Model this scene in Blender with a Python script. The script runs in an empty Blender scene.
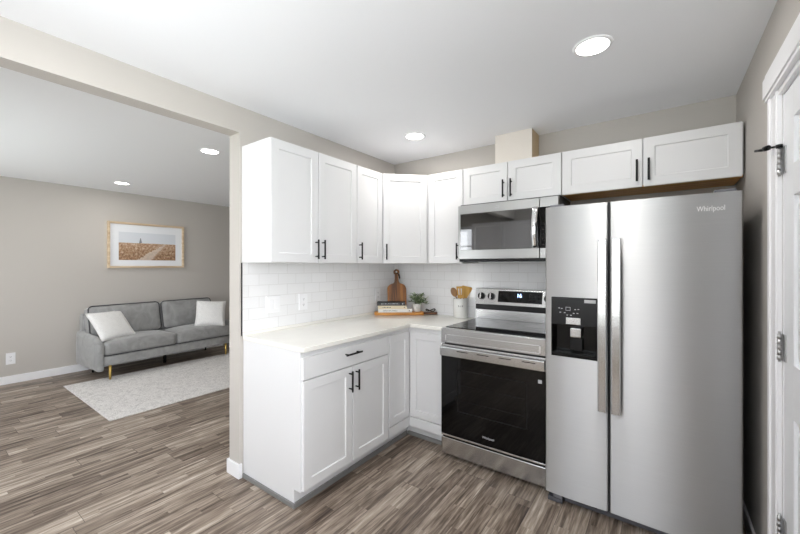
import bpy, bmesh, math, random
from mathutils import Vector, Matrix, noise as mnoise
random.seed(7)
R = math.radians
scene = bpy.context.scene
COL = scene.collection

# ------------------------------------------------------------------ camera
cam_data = bpy.data.cameras.new('camera')
cam = bpy.data.objects.new('camera', cam_data)
COL.objects.link(cam)
cam.location = (2.3045, -3.0790, 1.4315)
cam.rotation_euler = (R(90), 0, R(35.9388))
cam_data.sensor_width = 36.0
cam_data.lens = 360.81 * 36.0 / 800.0
cam_data.shift_y = -(267 - 265.869) / 800.0
cam_data.clip_start = 0.02
scene.camera = cam

# ------------------------------------------------------------------ world (overcast daylight sky)
world = bpy.data.worlds.new('sky')
scene.world = world
world.use_nodes = True
wn = world.node_tree
wn.nodes.clear()
w_out = wn.nodes.new('ShaderNodeOutputWorld')
w_bg = wn.nodes.new('ShaderNodeBackground')
w_tc = wn.nodes.new('ShaderNodeTexCoord')
w_sep = wn.nodes.new('ShaderNodeSeparateXYZ')
w_ramp = wn.nodes.new('ShaderNodeValToRGB')
w_ramp.color_ramp.elements[0].position = 0.0
w_ramp.color_ramp.elements[0].color = (0.95, 0.97, 1.0, 1)
w_ramp.color_ramp.elements[1].position = 0.9
w_ramp.color_ramp.elements[1].color = (0.62, 0.77, 1.0, 1)
wn.links.new(w_tc.outputs['Generated'], w_sep.inputs[0])
wn.links.new(w_sep.outputs['Z'], w_ramp.inputs[0])
wn.links.new(w_ramp.outputs[0], w_bg.inputs['Color'])
w_bg.inputs['Strength'].default_value = 2.0
wn.links.new(w_bg.outputs[0], w_out.inputs['Surface'])

# ------------------------------------------------------------------ exposure
vs = scene.view_settings
vs.view_transform = 'Standard'
vs.look = 'None'
vs.gamma = 1.0
vs.use_curve_mapping = False
vs.exposure = 0.74
scene.cycles.max_bounces = 10
scene.cycles.diffuse_bounces = 6
scene.cycles.glossy_bounces = 5
scene.cycles.transparent_max_bounces = 12
scene.cycles.sample_clamp_indirect = 6.0
scene.cycles.caustics_reflective = False
scene.cycles.caustics_refractive = False

DOWNLIGHT_W = 2.7
Z_STRETCH = 1.025           # vertical stretch matched to the image; multiplies heights below, except in local things
CEIL = 2.4468
LIV = -4.104          # sofa wall
RW = 2.685           # right wall
FRONT = -4.7         # wall behind the camera
END = 1.6            # far end of the living room


def daylight(name, loc, size, power, rot, spread=180):  # rectangular area light, for window daylight and for added fill
    l = bpy.data.lights.new(name, 'AREA')
    l.shape = 'RECTANGLE'
    l.size, l.size_y = size
    l.energy = power
    l.spread = R(spread)
    l.color = (0.93, 0.97, 1.0)
    o = bpy.data.objects.new(name, l)
    o.location = loc
    o.rotation_euler = rot
    COL.objects.link(o)
    return o


# window daylight: living window, and fill through an added side window behind the camera
daylight('daylight_living', (-2.25, FRONT - 0.02, 1.40), (2.5, 1.5), 13.0, (R(90), 0, 0))
daylight('fill_side', (RW + 0.02, -3.6, 1.50), (1.7, 1.2), 38.0, (R(72), 0, R(90)), 150)
# added uplights outside the openings that brighten the ceilings
daylight('ceiling_fill_living', (-2.3, FRONT - 0.45, 0.55), (2.4, 0.9), 100.0, (R(140), 0, 0))
daylight('ceiling_fill_side', (RW + 0.45, -3.6, 0.75), (1.7, 0.9), 4.0, (R(140), 0, R(90)))
daylight('fill_kitchen', (1.55, FRONT - 0.02, 1.45), (1.7, 1.3), 5.0, (R(90), 0, 0))  # weak fill through the added kitchen window
daylight('ceiling_fill_kitchen', (1.75, FRONT - 1.1, 0.15), (1.9, 1.4), 74.0, (R(132), 0, 0), 80)


# ------------------------------------------------------------------ material helpers
def lin(c):
    c = c / 255.0
    return c / 12.92 if c <= 0.04045 else ((c + 0.055) / 1.055) ** 2.4


def rgb(r, g, b):
    return (lin(r), lin(g), lin(b), 1.0)


def new_mat(name):
    m = bpy.data.materials.new(name)
    m.use_nodes = True
    nt = m.node_tree
    b = nt.nodes.get('Principled BSDF')
    return m, nt, b


def N(nt, kind, **kw):
    n = nt.nodes.new(kind)
    for k, v in kw.items():
        setattr(n, k, v)
    return n


def mat(name, col, rough=0.5, metal=0.0, bump=0.0, bscale=60.0, var=0.0, vscale=4.0, coat=0.0, spec=0.5):
    m, nt, b = new_mat(name)
    b.inputs['Base Color'].default_value = col
    b.inputs['Roughness'].default_value = rough
    b.inputs['Metallic'].default_value = metal
    b.inputs['Coat Weight'].default_value = coat
    b.inputs['Specular IOR Level'].default_value = spec
    tc = N(nt, 'ShaderNodeTexCoord')
    if bump > 0:
        nz = N(nt, 'ShaderNodeTexNoise')
        nz.inputs['Scale'].default_value = bscale
        nz.inputs['Detail'].default_value = 3
        nt.links.new(tc.outputs['Object'], nz.inputs['Vector'])
        bp = N(nt, 'ShaderNodeBump')
        bp.inputs['Strength'].default_value = bump
        bp.inputs['Distance'].default_value = 0.002
        nt.links.new(nz.outputs['Fac'], bp.inputs['Height'])
        nt.links.new(bp.outputs[0], b.inputs['Normal'])
    if var > 0:
        nz = N(nt, 'ShaderNodeTexNoise')
        nz.inputs['Scale'].default_value = vscale
        nz.inputs['Detail'].default_value = 4
        nt.links.new(tc.outputs['Object'], nz.inputs['Vector'])
        rp = N(nt, 'ShaderNodeValToRGB')
        rp.color_ramp.elements[0].position = 0.3
        rp.color_ramp.elements[1].position = 0.7
        rp.color_ramp.elements[0].color = tuple(c * (1 - var) for c in col[:3]) + (1,)
        rp.color_ramp.elements[1].color = tuple(min(1, c * (1 + var)) for c in col[:3]) + (1,)
        nt.links.new(nz.outputs['Fac'], rp.inputs[0])
        nt.links.new(rp.outputs[0], b.inputs['Base Color'])
    return m


def emit_mat(name, col, strength):
    m, nt, b = new_mat(name)
    b.inputs['Base Color'].default_value = (0.8, 0.8, 0.8, 1)
    b.inputs['Emission Color'].default_value = col
    b.inputs['Emission Strength'].default_value = strength
    return m


def steel_mat(name, col, rough, aniso, rot):
    m, nt, b = new_mat(name)
    b.inputs['Metallic'].default_value = 1.0
    b.inputs['Roughness'].default_value = rough
    b.inputs['Anisotropic'].default_value = aniso
    b.inputs['Anisotropic Rotation'].default_value = rot
    tg = N(nt, 'ShaderNodeTangent', direction_type='RADIAL', axis='Z')
    nt.links.new(tg.outputs[0], b.inputs['Tangent'])
    tc = N(nt, 'ShaderNodeTexCoord')
    mp = N(nt, 'ShaderNodeMapping')
    mp.inputs['Scale'].default_value = (1.2, 1.2, 260)
    nz = N(nt, 'ShaderNodeTexNoise')
    nz.inputs['Scale'].default_value = 3.0
    nz.inputs['Detail'].default_value = 2
    nt.links.new(tc.outputs['Object'], mp.inputs[0])
    nt.links.new(mp.outputs[0], nz.inputs['Vector'])
    rp = N(nt, 'ShaderNodeValToRGB')
    rp.color_ramp.elements[0].color = tuple(c * 0.94 for c in col[:3]) + (1,)
    rp.color_ramp.elements[1].color = tuple(min(1, c * 1.04) for c in col[:3]) + (1,)
    nt.links.new(nz.outputs['Fac'], rp.inputs[0])
    nt.links.new(rp.outputs[0], b.inputs['Base Color'])
    return m


def wood_mat(name, c1, c2, axis='X', scale=1.0, rough=0.45):
    m, nt, b = new_mat(name)
    tc = N(nt, 'ShaderNodeTexCoord')
    mp = N(nt, 'ShaderNodeMapping')
    s = {'X': (2, 26, 26), 'Y': (26, 2, 26), 'Z': (26, 26, 2)}[axis]
    mp.inputs['Scale'].default_value = tuple(v * scale for v in s)
    nt.links.new(tc.outputs['Object'], mp.inputs[0])
    nz = N(nt, 'ShaderNodeTexNoise')
    nz.inputs['Scale'].default_value = 1.0
    nz.inputs['Detail'].default_value = 5
    nz.inputs['Distortion'].default_value = 0.6
    nt.links.new(mp.outputs[0], nz.inputs['Vector'])
    rp = N(nt, 'ShaderNodeValToRGB')
    rp.color_ramp.elements[0].position = 0.35
    rp.color_ramp.elements[1].position = 0.65
    rp.color_ramp.elements[0].color = c1
    rp.color_ramp.elements[1].color = c2
    nt.links.new(nz.outputs['Fac'], rp.inputs[0])
    nt.links.new(rp.outputs[0], b.inputs['Base Color'])
    b.inputs['Roughness'].default_value = rough
    return m


def math_node(nt, op, a=None, b=None, c=None):
    n = N(nt, 'ShaderNodeMath', operation=op)
    for i, v in enumerate((a, b, c)):
        if v is None:
            continue
        if isinstance(v, (int, float)):
            n.inputs[i].default_value = v
        else:
            nt.links.new(v, n.inputs[i])
    return n.outputs[0]


def floor_mat():
    """Rustic grey-brown vinyl planks running along Y."""
    m, nt, b = new_mat('weathered_plank')
    L = nt.links
    geo = N(nt, 'ShaderNodeNewGeometry')
    sep = N(nt, 'ShaderNodeSeparateXYZ')
    L.new(geo.outputs['Position'], sep.inputs[0])
    X, Y = sep.outputs['X'], sep.outputs['Y']
    W, LEN = 0.152, 1.22
    xr = math_node(nt, 'DIVIDE', X, W)
    row = math_node(nt, 'FLOOR', xr)
    wn1 = N(nt, 'ShaderNodeTexWhiteNoise', noise_dimensions='1D')
    L.new(row, wn1.inputs['W'])
    off = math_node(nt, 'MULTIPLY', wn1.outputs['Value'], LEN)
    yr = math_node(nt, 'DIVIDE', math_node(nt, 'ADD', Y, off), LEN)
    idx = math_node(nt, 'FLOOR', yr)
    cmb = N(nt, 'ShaderNodeCombineXYZ')
    L.new(row, cmb.inputs[0])
    L.new(idx, cmb.inputs[1])
    wn2 = N(nt, 'ShaderNodeTexWhiteNoise', noise_dimensions='3D')
    L.new(cmb.outputs[0], wn2.inputs['Vector'])
    plank = wn2.outputs['Value']
    # narrower boards printed inside each plank
    sub = math_node(nt, 'FLOOR', math_node(nt, 'DIVIDE', X, W / 2.0))
    suby = math_node(nt, 'FLOOR', math_node(nt, 'ADD', math_node(nt, 'DIVIDE', Y, 0.47), math_node(nt, 'MULTIPLY', sub, 0.377)))
    cmb2 = N(nt, 'ShaderNodeCombineXYZ')
    L.new(sub, cmb2.inputs[0])
    L.new(suby, cmb2.inputs[1])
    wn3 = N(nt, 'ShaderNodeTexWhiteNoise', noise_dimensions='3D')
    L.new(cmb2.outputs[0], wn3.inputs['Vector'])
    # streaks along Y, shifted per plank
    cmb3 = N(nt, 'ShaderNodeCombineXYZ')
    L.new(math_node(nt, 'MULTIPLY', X, 34.0), cmb3.inputs[0])
    L.new(math_node(nt, 'MULTIPLY', Y, 1.6), cmb3.inputs[1])
    L.new(math_node(nt, 'ADD', math_node(nt, 'MULTIPLY', plank, 40.0), math_node(nt, 'MULTIPLY', wn3.outputs['Value'], 17.0)), cmb3.inputs[2])
    n1 = N(nt, 'ShaderNodeTexNoise')
    n1.inputs['Scale'].default_value = 1.0
    n1.inputs['Detail'].default_value = 6
    n1.inputs['Roughness'].default_value = 0.62
    n1.inputs['Distortion'].default_value = 0.5
    L.new(cmb3.outputs[0], n1.inputs['Vector'])
    # fine grain
    cmb4 = N(nt, 'ShaderNodeCombineXYZ')
    L.new(math_node(nt, 'MULTIPLY', X, 105.0), cmb4.inputs[0])
    L.new(math_node(nt, 'MULTIPLY', Y, 9.0), cmb4.inputs[1])
    L.new(math_node(nt, 'MULTIPLY', plank, 23.0), cmb4.inputs[2])
    n2 = N(nt, 'ShaderNodeTexNoise')
    n2.inputs['Scale'].default_value = 1.0
    n2.inputs['Detail'].default_value = 3
    L.new(cmb4.outputs[0], n2.inputs['Vector'])
    # tone
    t = math_node(nt, 'ADD', math_node(nt, 'MULTIPLY', plank, 0.17), math_node(nt, 'MULTIPLY', wn3.outputs['Value'], 0.13))
    t = math_node(nt, 'ADD', t, math_node(nt, 'MULTIPLY', n1.outputs['Fac'], 1.15))
    t = math_node(nt, 'ADD', t, math_node(nt, 'MULTIPLY', n2.outputs['Fac'], 0.42))
    t = math_node(nt, 'SUBTRACT', t, 0.43)
    rp = N(nt, 'ShaderNodeValToRGB')
    cr = rp.color_ramp
    cr.elements[0].position = 0.20
    cr.elements[0].color = rgb(58, 47, 40)
    cr.elements[1].position = 0.84
    cr.elements[1].color = rgb(214, 205, 193)
    for p, c in ((0.38, rgb(104, 90, 79)), (0.52, rgb(141, 127, 114)), (0.67, rgb(174, 160, 146))):
        e = cr.elements.new(p)
        e.color = c
    L.new(t, rp.inputs[0])
    # seams
    fx = math_node(nt, 'FRACT', xr)
    fy = math_node(nt, 'FRACT', yr)
    ex = math_node(nt, 'MULTIPLY', math_node(nt, 'MINIMUM', fx, math_node(nt, 'SUBTRACT', 1.0, fx)), W)
    ey = math_node(nt, 'MULTIPLY', math_node(nt, 'MINIMUM', fy, math_node(nt, 'SUBTRACT', 1.0, fy)), LEN)
    seam = math_node(nt, 'LESS_THAN', math_node(nt, 'MINIMUM', ex, ey), 0.0016)
    mix = N(nt, 'ShaderNodeMix', data_type='RGBA')
    L.new(math_node(nt, 'MULTIPLY', seam, 0.7), mix.inputs[0])
    L.new(rp.outputs[0], mix.inputs[6])
    mix.inputs[7].default_value = rgb(52, 42, 35)
    L.new(mix.outputs[2], b.inputs['Base Color'])
    b.inputs['Roughness'].default_value = 0.42
    bp = N(nt, 'ShaderNodeBump')
    bp.inputs['Strength'].default_value = 0.25
    bp.inputs['Distance'].default_value = 0.002
    L.new(t, bp.inputs['Height'])
    L.new(bp.outputs[0], b.inputs['Normal'])
    return m


def tile_mat(name, axis):
    """White 3x6 subway tile; axis = the horizontal world axis of the wall."""
    m, nt, b = new_mat(name)
    L = nt.links
    geo = N(nt, 'ShaderNodeNewGeometry')
    sep = N(nt, 'ShaderNodeSeparateXYZ')
    L.new(geo.outputs['Position'], sep.inputs[0])
    cmb = N(nt, 'ShaderNodeCombineXYZ')
    L.new(math_node(nt, 'ADD', sep.outputs[axis], 5.0), cmb.inputs[0])
    L.new(math_node(nt, 'SUBTRACT', sep.outputs['Z'], 0.9795), cmb.inputs[1])
    br = N(nt, 'ShaderNodeTexBrick')
    br.offset = 0.5
    br.inputs['Scale'].default_value = 1.0
    br.inputs['Brick Width'].default_value = 0.158
    br.inputs['Row Height'].default_value = 0.0790
    br.inputs['Mortar Size'].default_value = 0.0016
    br.inputs['Mortar Smooth'].default_value = 0.3
    br.inputs['Color1'].default_value = rgb(236, 236, 237)
    br.inputs['Color2'].default_value = rgb(232, 232, 233)
    br.inputs['Mortar'].default_value = rgb(216, 215, 214)
    L.new(cmb.outputs[0], br.inputs['Vector'])
    L.new(br.outputs['Color'], b.inputs['Base Color'])
    b.inputs['Roughness'].default_value = 0.16
    bp = N(nt, 'ShaderNodeBump')
    bp.inputs['Strength'].default_value = 0.5
    bp.inputs['Distance'].default_value = 0.0015
    bp.invert = True
    L.new(br.outputs['Fac'], bp.inputs['Height'])
    L.new(bp.outputs[0], b.inputs['Normal'])
    return m


def glass_mat(name, tint=(1, 1, 1, 1)):
    m, nt, b = new_mat(name)
    nt.nodes.remove(b)
    out = nt.nodes.get('Material Output')
    tr = N(nt, 'ShaderNodeBsdfTransparent')
    tr.inputs[0].default_value = tint
    gl = N(nt, 'ShaderNodeBsdfGlossy')
    gl.inputs['Roughness'].default_value = 0.02
    fr = N(nt, 'ShaderNodeFresnel')
    fr.inputs[0].default_value = 1.45
    mx = N(nt, 'ShaderNodeMixShader')
    nt.links.new(fr.outputs[0], mx.inputs[0])
    nt.links.new(tr.outputs[0], mx.inputs[1])
    nt.links.new(gl.outputs[0], mx.inputs[2])
    nt.links.new(mx.outputs[0], out.inputs['Surface'])
    return m


M = {}
M['wall'] = mat('greige_paint', rgb(190, 185, 179), 0.75, bump=0.12, bscale=220)
M['ceil'] = mat('ceiling_white', rgb(241, 242, 245), 0.85, bump=0.1, bscale=160)
M['white'] = mat('white_lacquer', rgb(222, 222, 223), 0.35, bump=0.02, bscale=30)
M['trim'] = mat('trim_white', rgb(238, 238, 240), 0.4)
M['door'] = mat('door_white', rgb(234, 235, 238), 0.4)
M['floor'] = floor_mat()
M['tile_y'] = tile_mat('subway_tile_side', 'Y')
M['tile_x'] = tile_mat('subway_tile_rear', 'X')
M['quartz'] = mat('cream_quartz', rgb(238, 236, 230), 0.16, var=0.02, vscale=9)
M['black'] = mat('matte_black_metal', rgb(11, 11, 12), 0.4, spec=0.25)
M['dark_gap'] = mat('dark_shadow_line', rgb(70, 69, 68), 0.8)
M['steel'] = steel_mat('brushed_steel', (0.52, 0.52, 0.522, 1), 0.42, 0.95, 0.25)
M['steel_h'] = steel_mat('satin_steel', (0.57, 0.57, 0.565, 1), 0.22, 0.3, 0.0)
M['steel_mw'] = steel_mat('satin_steel_hood', (0.43, 0.43, 0.425, 1), 0.3, 0.5, 0.25)
M['chrome'] = mat('chrome', (0.85, 0.85, 0.86, 1), 0.12, 1.0)
M['gray_plastic'] = mat('grey_plastic', rgb(112, 112, 118), 0.5)
M['fridge_side'] = mat('charcoal_side_panel', rgb(74, 74, 76), 0.5)
M['black_glass'] = mat('black_glass', rgb(6, 6, 7), 0.04, spec=0.32)
M['dark_glass'] = mat('smoked_glass', rgb(22, 22, 23), 0.03, spec=0.9)
M['dark_glass'].node_tree.nodes['Principled BSDF'].inputs['IOR'].default_value = 2.0
M['black_plastic'] = mat('black_plastic', rgb(8, 8, 9), 0.3, spec=0.3)
M['panel_dark'] = mat('dark_control_panel', rgb(24, 24, 25), 0.25, spec=0.25)
M['raw_wood'] = wood_mat('unfinished_maple', rgb(214, 152, 76), rgb(236, 182, 104), 'X')
M['side_wood'] = wood_mat('bare_birch', rgb(205, 180, 140), rgb(222, 200, 164), 'Z')
M['cream'] = mat('cream_paint', rgb(226, 219, 210), 0.5)
M['gold'] = mat('polished_brass', (0.90, 0.64, 0.20, 1), 0.38, 1.0)
M['gray_vinyl'] = mat('grey_vinyl_strip', rgb(126, 125, 124), 0.5)
M['grille'] = mat('grey_kick_grille', rgb(86, 86, 92), 0.45)
M['glass'] = glass_mat('window_glass')
M['lens'] = emit_mat('lamp_lens', (1.0, 0.97, 0.92, 1), 9.0)
M['led'] = emit_mat('blue_white_led', (0.35, 0.55, 1.0, 1), 4.0)
M['icon'] = mat('panel_icon', rgb(190, 190, 192), 0.4)
M['logo'] = mat('white_enamel', rgb(252, 252, 252), 0.25)
M['ink'] = mat('printed_ink', rgb(60, 60, 62), 0.6)
M['paper'] = mat('page_paper', rgb(232, 226, 212), 0.8)
M['cover_black'] = mat('black_book_cover', rgb(20, 20, 22), 0.45)
M['cover_cream'] = mat('cream_book_cover', rgb(226, 212, 184), 0.55)
M['cover_white'] = mat('white_book_cover', rgb(236, 234, 230), 0.5)
M['ceramic'] = mat('white_stoneware', rgb(236, 236, 232), 0.22)
M['pot'] = mat('speckled_pot', rgb(222, 219, 214), 0.6, var=0.16, vscale=38)
M['acacia'] = wood_mat('golden_acacia', rgb(176, 112, 44), rgb(222, 160, 78), 'X')
M['walnut'] = wood_mat('striped_walnut', rgb(70, 40, 22), rgb(176, 116, 60), 'Z', 1.1)
M['walnut_dark'] = wood_mat('dark_walnut', rgb(70, 44, 28), rgb(112, 72, 44), 'X')
M['leather'] = mat('dark_leather', rgb(38, 26, 20), 0.6)
M['spoon'] = wood_mat('beech_brown', rgb(140, 104, 68), rgb(172, 132, 90), 'Z')
M['bamboo'] = wood_mat('bamboo', rgb(206, 156, 74), rgb(232, 188, 106), 'Z')
M['leaf'] = mat('sage_leaf', rgb(98, 120, 84), 0.55, var=0.35, vscale=40)
M['leaf_pale'] = mat('pale_leaf', rgb(170, 184, 150), 0.55, var=0.2, vscale=40)
M['stem'] = mat('stem_green', rgb(88, 92, 58), 0.6)
M['soil'] = mat('potting_soil', rgb(52, 40, 30), 0.9, bump=0.8, bscale=120)
M['frame_wood'] = wood_mat('pale_oak_frame', rgb(188, 162, 132), rgb(222, 202, 174), 'Y', 0.8)
M['matboard'] = mat('mat_board', rgb(232, 234, 238), 0.8)
M['piping'] = mat('dark_piping', rgb(62, 62, 66), 0.7)
M['foil'] = mat('brushed_hinge', (0.5, 0.5, 0.5, 1), 0.3, 1.0)


def velvet():
    m, nt, b = new_mat('grey_velvet')
    tc = N(nt, 'ShaderNodeTexCoord')
    nz = N(nt, 'ShaderNodeTexNoise')
    nz.inputs['Scale'].default_value = 7
    nz.inputs['Detail'].default_value = 5
    nz.inputs['Distortion'].default_value = 1.2
    nt.links.new(tc.outputs['Object'], nz.inputs['Vector'])
    rp = N(nt, 'ShaderNodeValToRGB')
    rp.color_ramp.elements[0].position = 0.3
    rp.color_ramp.elements[0].color = rgb(134, 134, 133)
    rp.color_ramp.elements[1].position = 0.75
    rp.color_ramp.elements[1].color = rgb(160, 160, 159)
    nt.links.new(nz.outputs['Fac'], rp.inputs[0])
    nt.links.new(rp.outputs[0], b.inputs['Base Color'])
    b.inputs['Roughness'].default_value = 0.7
    b.inputs['Sheen Weight'].default_value = 0.5
    b.inputs['Sheen Roughness'].default_value = 0.4
    bp = N(nt, 'ShaderNodeBump')
    bp.inputs['Strength'].default_value = 0.3
    bp.inputs['Distance'].default_value = 0.01
    nt.links.new(nz.outputs['Fac'], bp.inputs['Height'])
    nt.links.new(bp.outputs[0], b.inputs['Normal'])
    return m


M['velvet'] = velvet()


def woven(name, c1, c2, scale, bump):
    m, nt, b = new_mat(name)
    tc = N(nt, 'ShaderNodeTexCoord')
    vo = N(nt, 'ShaderNodeTexVoronoi', feature='DISTANCE_TO_EDGE')
    vo.inputs['Scale'].default_value = scale
    nz = N(nt, 'ShaderNodeTexNoise')
    nz.inputs['Scale'].default_value = scale * 0.6
    nz.inputs['Detail'].default_value = 5
    mx = N(nt, 'ShaderNodeMix', data_type='RGBA')
    mx.inputs[0].default_value = 0.35
    nt.links.new(tc.outputs['Object'], nz.inputs['Vector'])
    nt.links.new(tc.outputs['Object'], mx.inputs[6])
    nt.links.new(nz.outputs['Color'], mx.inputs[7])
    nt.links.new(mx.outputs[2], vo.inputs['Vector'])
    add = math_node(nt, 'ADD', math_node(nt, 'MULTIPLY', vo.outputs['Distance'], 2.2), math_node(nt, 'MULTIPLY', nz.outputs['Fac'], 0.5))
    rp = N(nt, 'ShaderNodeValToRGB')
    rp.color_ramp.elements[0].position = 0.2
    rp.color_ramp.elements[0].color = c1
    rp.color_ramp.elements[1].position = 0.5
    rp.color_ramp.elements[1].color = c2
    nt.links.new(add, rp.inputs[0])
    nt.links.new(rp.outputs[0], b.inputs['Base Color'])
    b.inputs['Roughness'].default_value = 0.9
    bp = N(nt, 'ShaderNodeBump')
    bp.inputs['Strength'].default_value = bump
    bp.inputs['Distance'].default_value = 0.006
    nt.links.new(add, bp.inputs['Height'])
    nt.links.new(bp.outputs[0], b.inputs['Normal'])
    return m


M['rug'] = woven('cream_rug_pile', rgb(178, 174, 172), rgb(230, 227, 224), 22, 0.4)
M['pillow'] = woven('white_boucle', rgb(226, 225, 223), rgb(246, 245, 243), 40, 0.5)


def print_mat(y0, y1, z0, z1):
    """Beach-grass landscape print: pale sky, brown grass, a lighter path and a tiny far tower."""
    m, nt, b = new_mat('landscape_print')
    L = nt.links
    geo = N(nt, 'ShaderNodeNewGeometry')
    sep = N(nt, 'ShaderNodeSeparateXYZ')
    L.new(geo.outputs['Position'], sep.inputs[0])
    u = math_node(nt, 'DIVIDE', math_node(nt, 'SUBTRACT', sep.outputs['Y'], y0), y1 - y0)
    v = math_node(nt, 'DIVIDE', math_node(nt, 'SUBTRACT', sep.outputs['Z'], z0), z1 - z0)
    nz = N(nt, 'ShaderNodeTexNoise')
    nz.inputs['Scale'].default_value = 34
    nz.inputs['Detail'].default_value = 7
    nz.inputs['Roughness'].default_value = 0.7
    L.new(geo.outputs['Position'], nz.inputs['Vector'])
    rp = N(nt, 'ShaderNodeValToRGB')
    cr = rp.color_ramp
    cr.elements[0].position = 0.3
    cr.elements[0].color = rgb(92, 64, 46)
    cr.elements[1].position = 0.72
    cr.elements[1].color = rgb(226, 206, 184)
    e = cr.elements.new(0.5)
    e.color = rgb(166, 130, 100)
    L.new(math_node(nt, 'ADD', nz.outputs['Fac'], math_node(nt, 'MULTIPLY', math_node(nt, 'SUBTRACT', v, 0.3), 0.18)), rp.inputs[0])
    # path: pale band from lower middle to the right
    pc = math_node(nt, 'ADD', math_node(nt, 'MULTIPLY', v, 0.62), 0.42)
    pd = math_node(nt, 'ABSOLUTE', math_node(nt, 'ADD', math_node(nt, 'SUBTRACT', u, pc), math_node(nt, 'MULTIPLY', math_node(nt, 'SUBTRACT', nz.outputs['Fac'], 0.5), 0.3)))
    path = math_node(nt, 'LESS_THAN', pd, math_node(nt, 'SUBTRACT', 0.13, math_node(nt, 'MULTIPLY', v, 0.19)))
    mx = N(nt, 'ShaderNodeMix', data_type='RGBA')
    L.new(math_node(nt, 'MULTIPLY', path, 0.6), mx.inputs[0])
    L.new(rp.outputs[0], mx.inputs[6])
    mx.inputs[7].default_value = rgb(222, 208, 196)
    # sky above a slightly sloping horizon
    hz = math_node(nt, 'ADD', 0.62, math_node(nt, 'MULTIPLY', math_node(nt, 'SUBTRACT', nz.outputs['Fac'], 0.5), 0.08))
    sky = math_node(nt, 'GREATER_THAN', v, hz)
    mx2 = N(nt, 'ShaderNodeMix', data_type='RGBA')
    L.new(sky, mx2.inputs[0])
    L.new(mx.outputs[2], mx2.inputs[6])
    mx2.inputs[7].default_value = rgb(214, 218, 224)
    # tower
    tu = math_node(nt, 'LESS_THAN', math_node(nt, 'ABSOLUTE', math_node(nt, 'SUBTRACT', u, 0.36)), math_node(nt, 'MULTIPLY', math_node(nt, 'SUBTRACT', 0.86, v), 0.11))
    tv = math_node(nt, 'MULTIPLY', tu, math_node(nt, 'MULTIPLY', sky, math_node(nt, 'LESS_THAN', v, 0.80)))
    mx3 = N(nt, 'ShaderNodeMix', data_type='RGBA')
    L.new(tv, mx3.inputs[0])
    L.new(mx2.outputs[2], mx3.inputs[6])
    mx3.inputs[7].default_value = rgb(132, 136, 142)
    L.new(mx3.outputs[2], b.inputs['Base Color'])
    b.inputs['Roughness'].default_value = 0.6
    return m


# ------------------------------------------------------------------ mesh helpers
ORG = {}
LOCAL = set()
ZERO = Vector((0, 0, 0))


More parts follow.
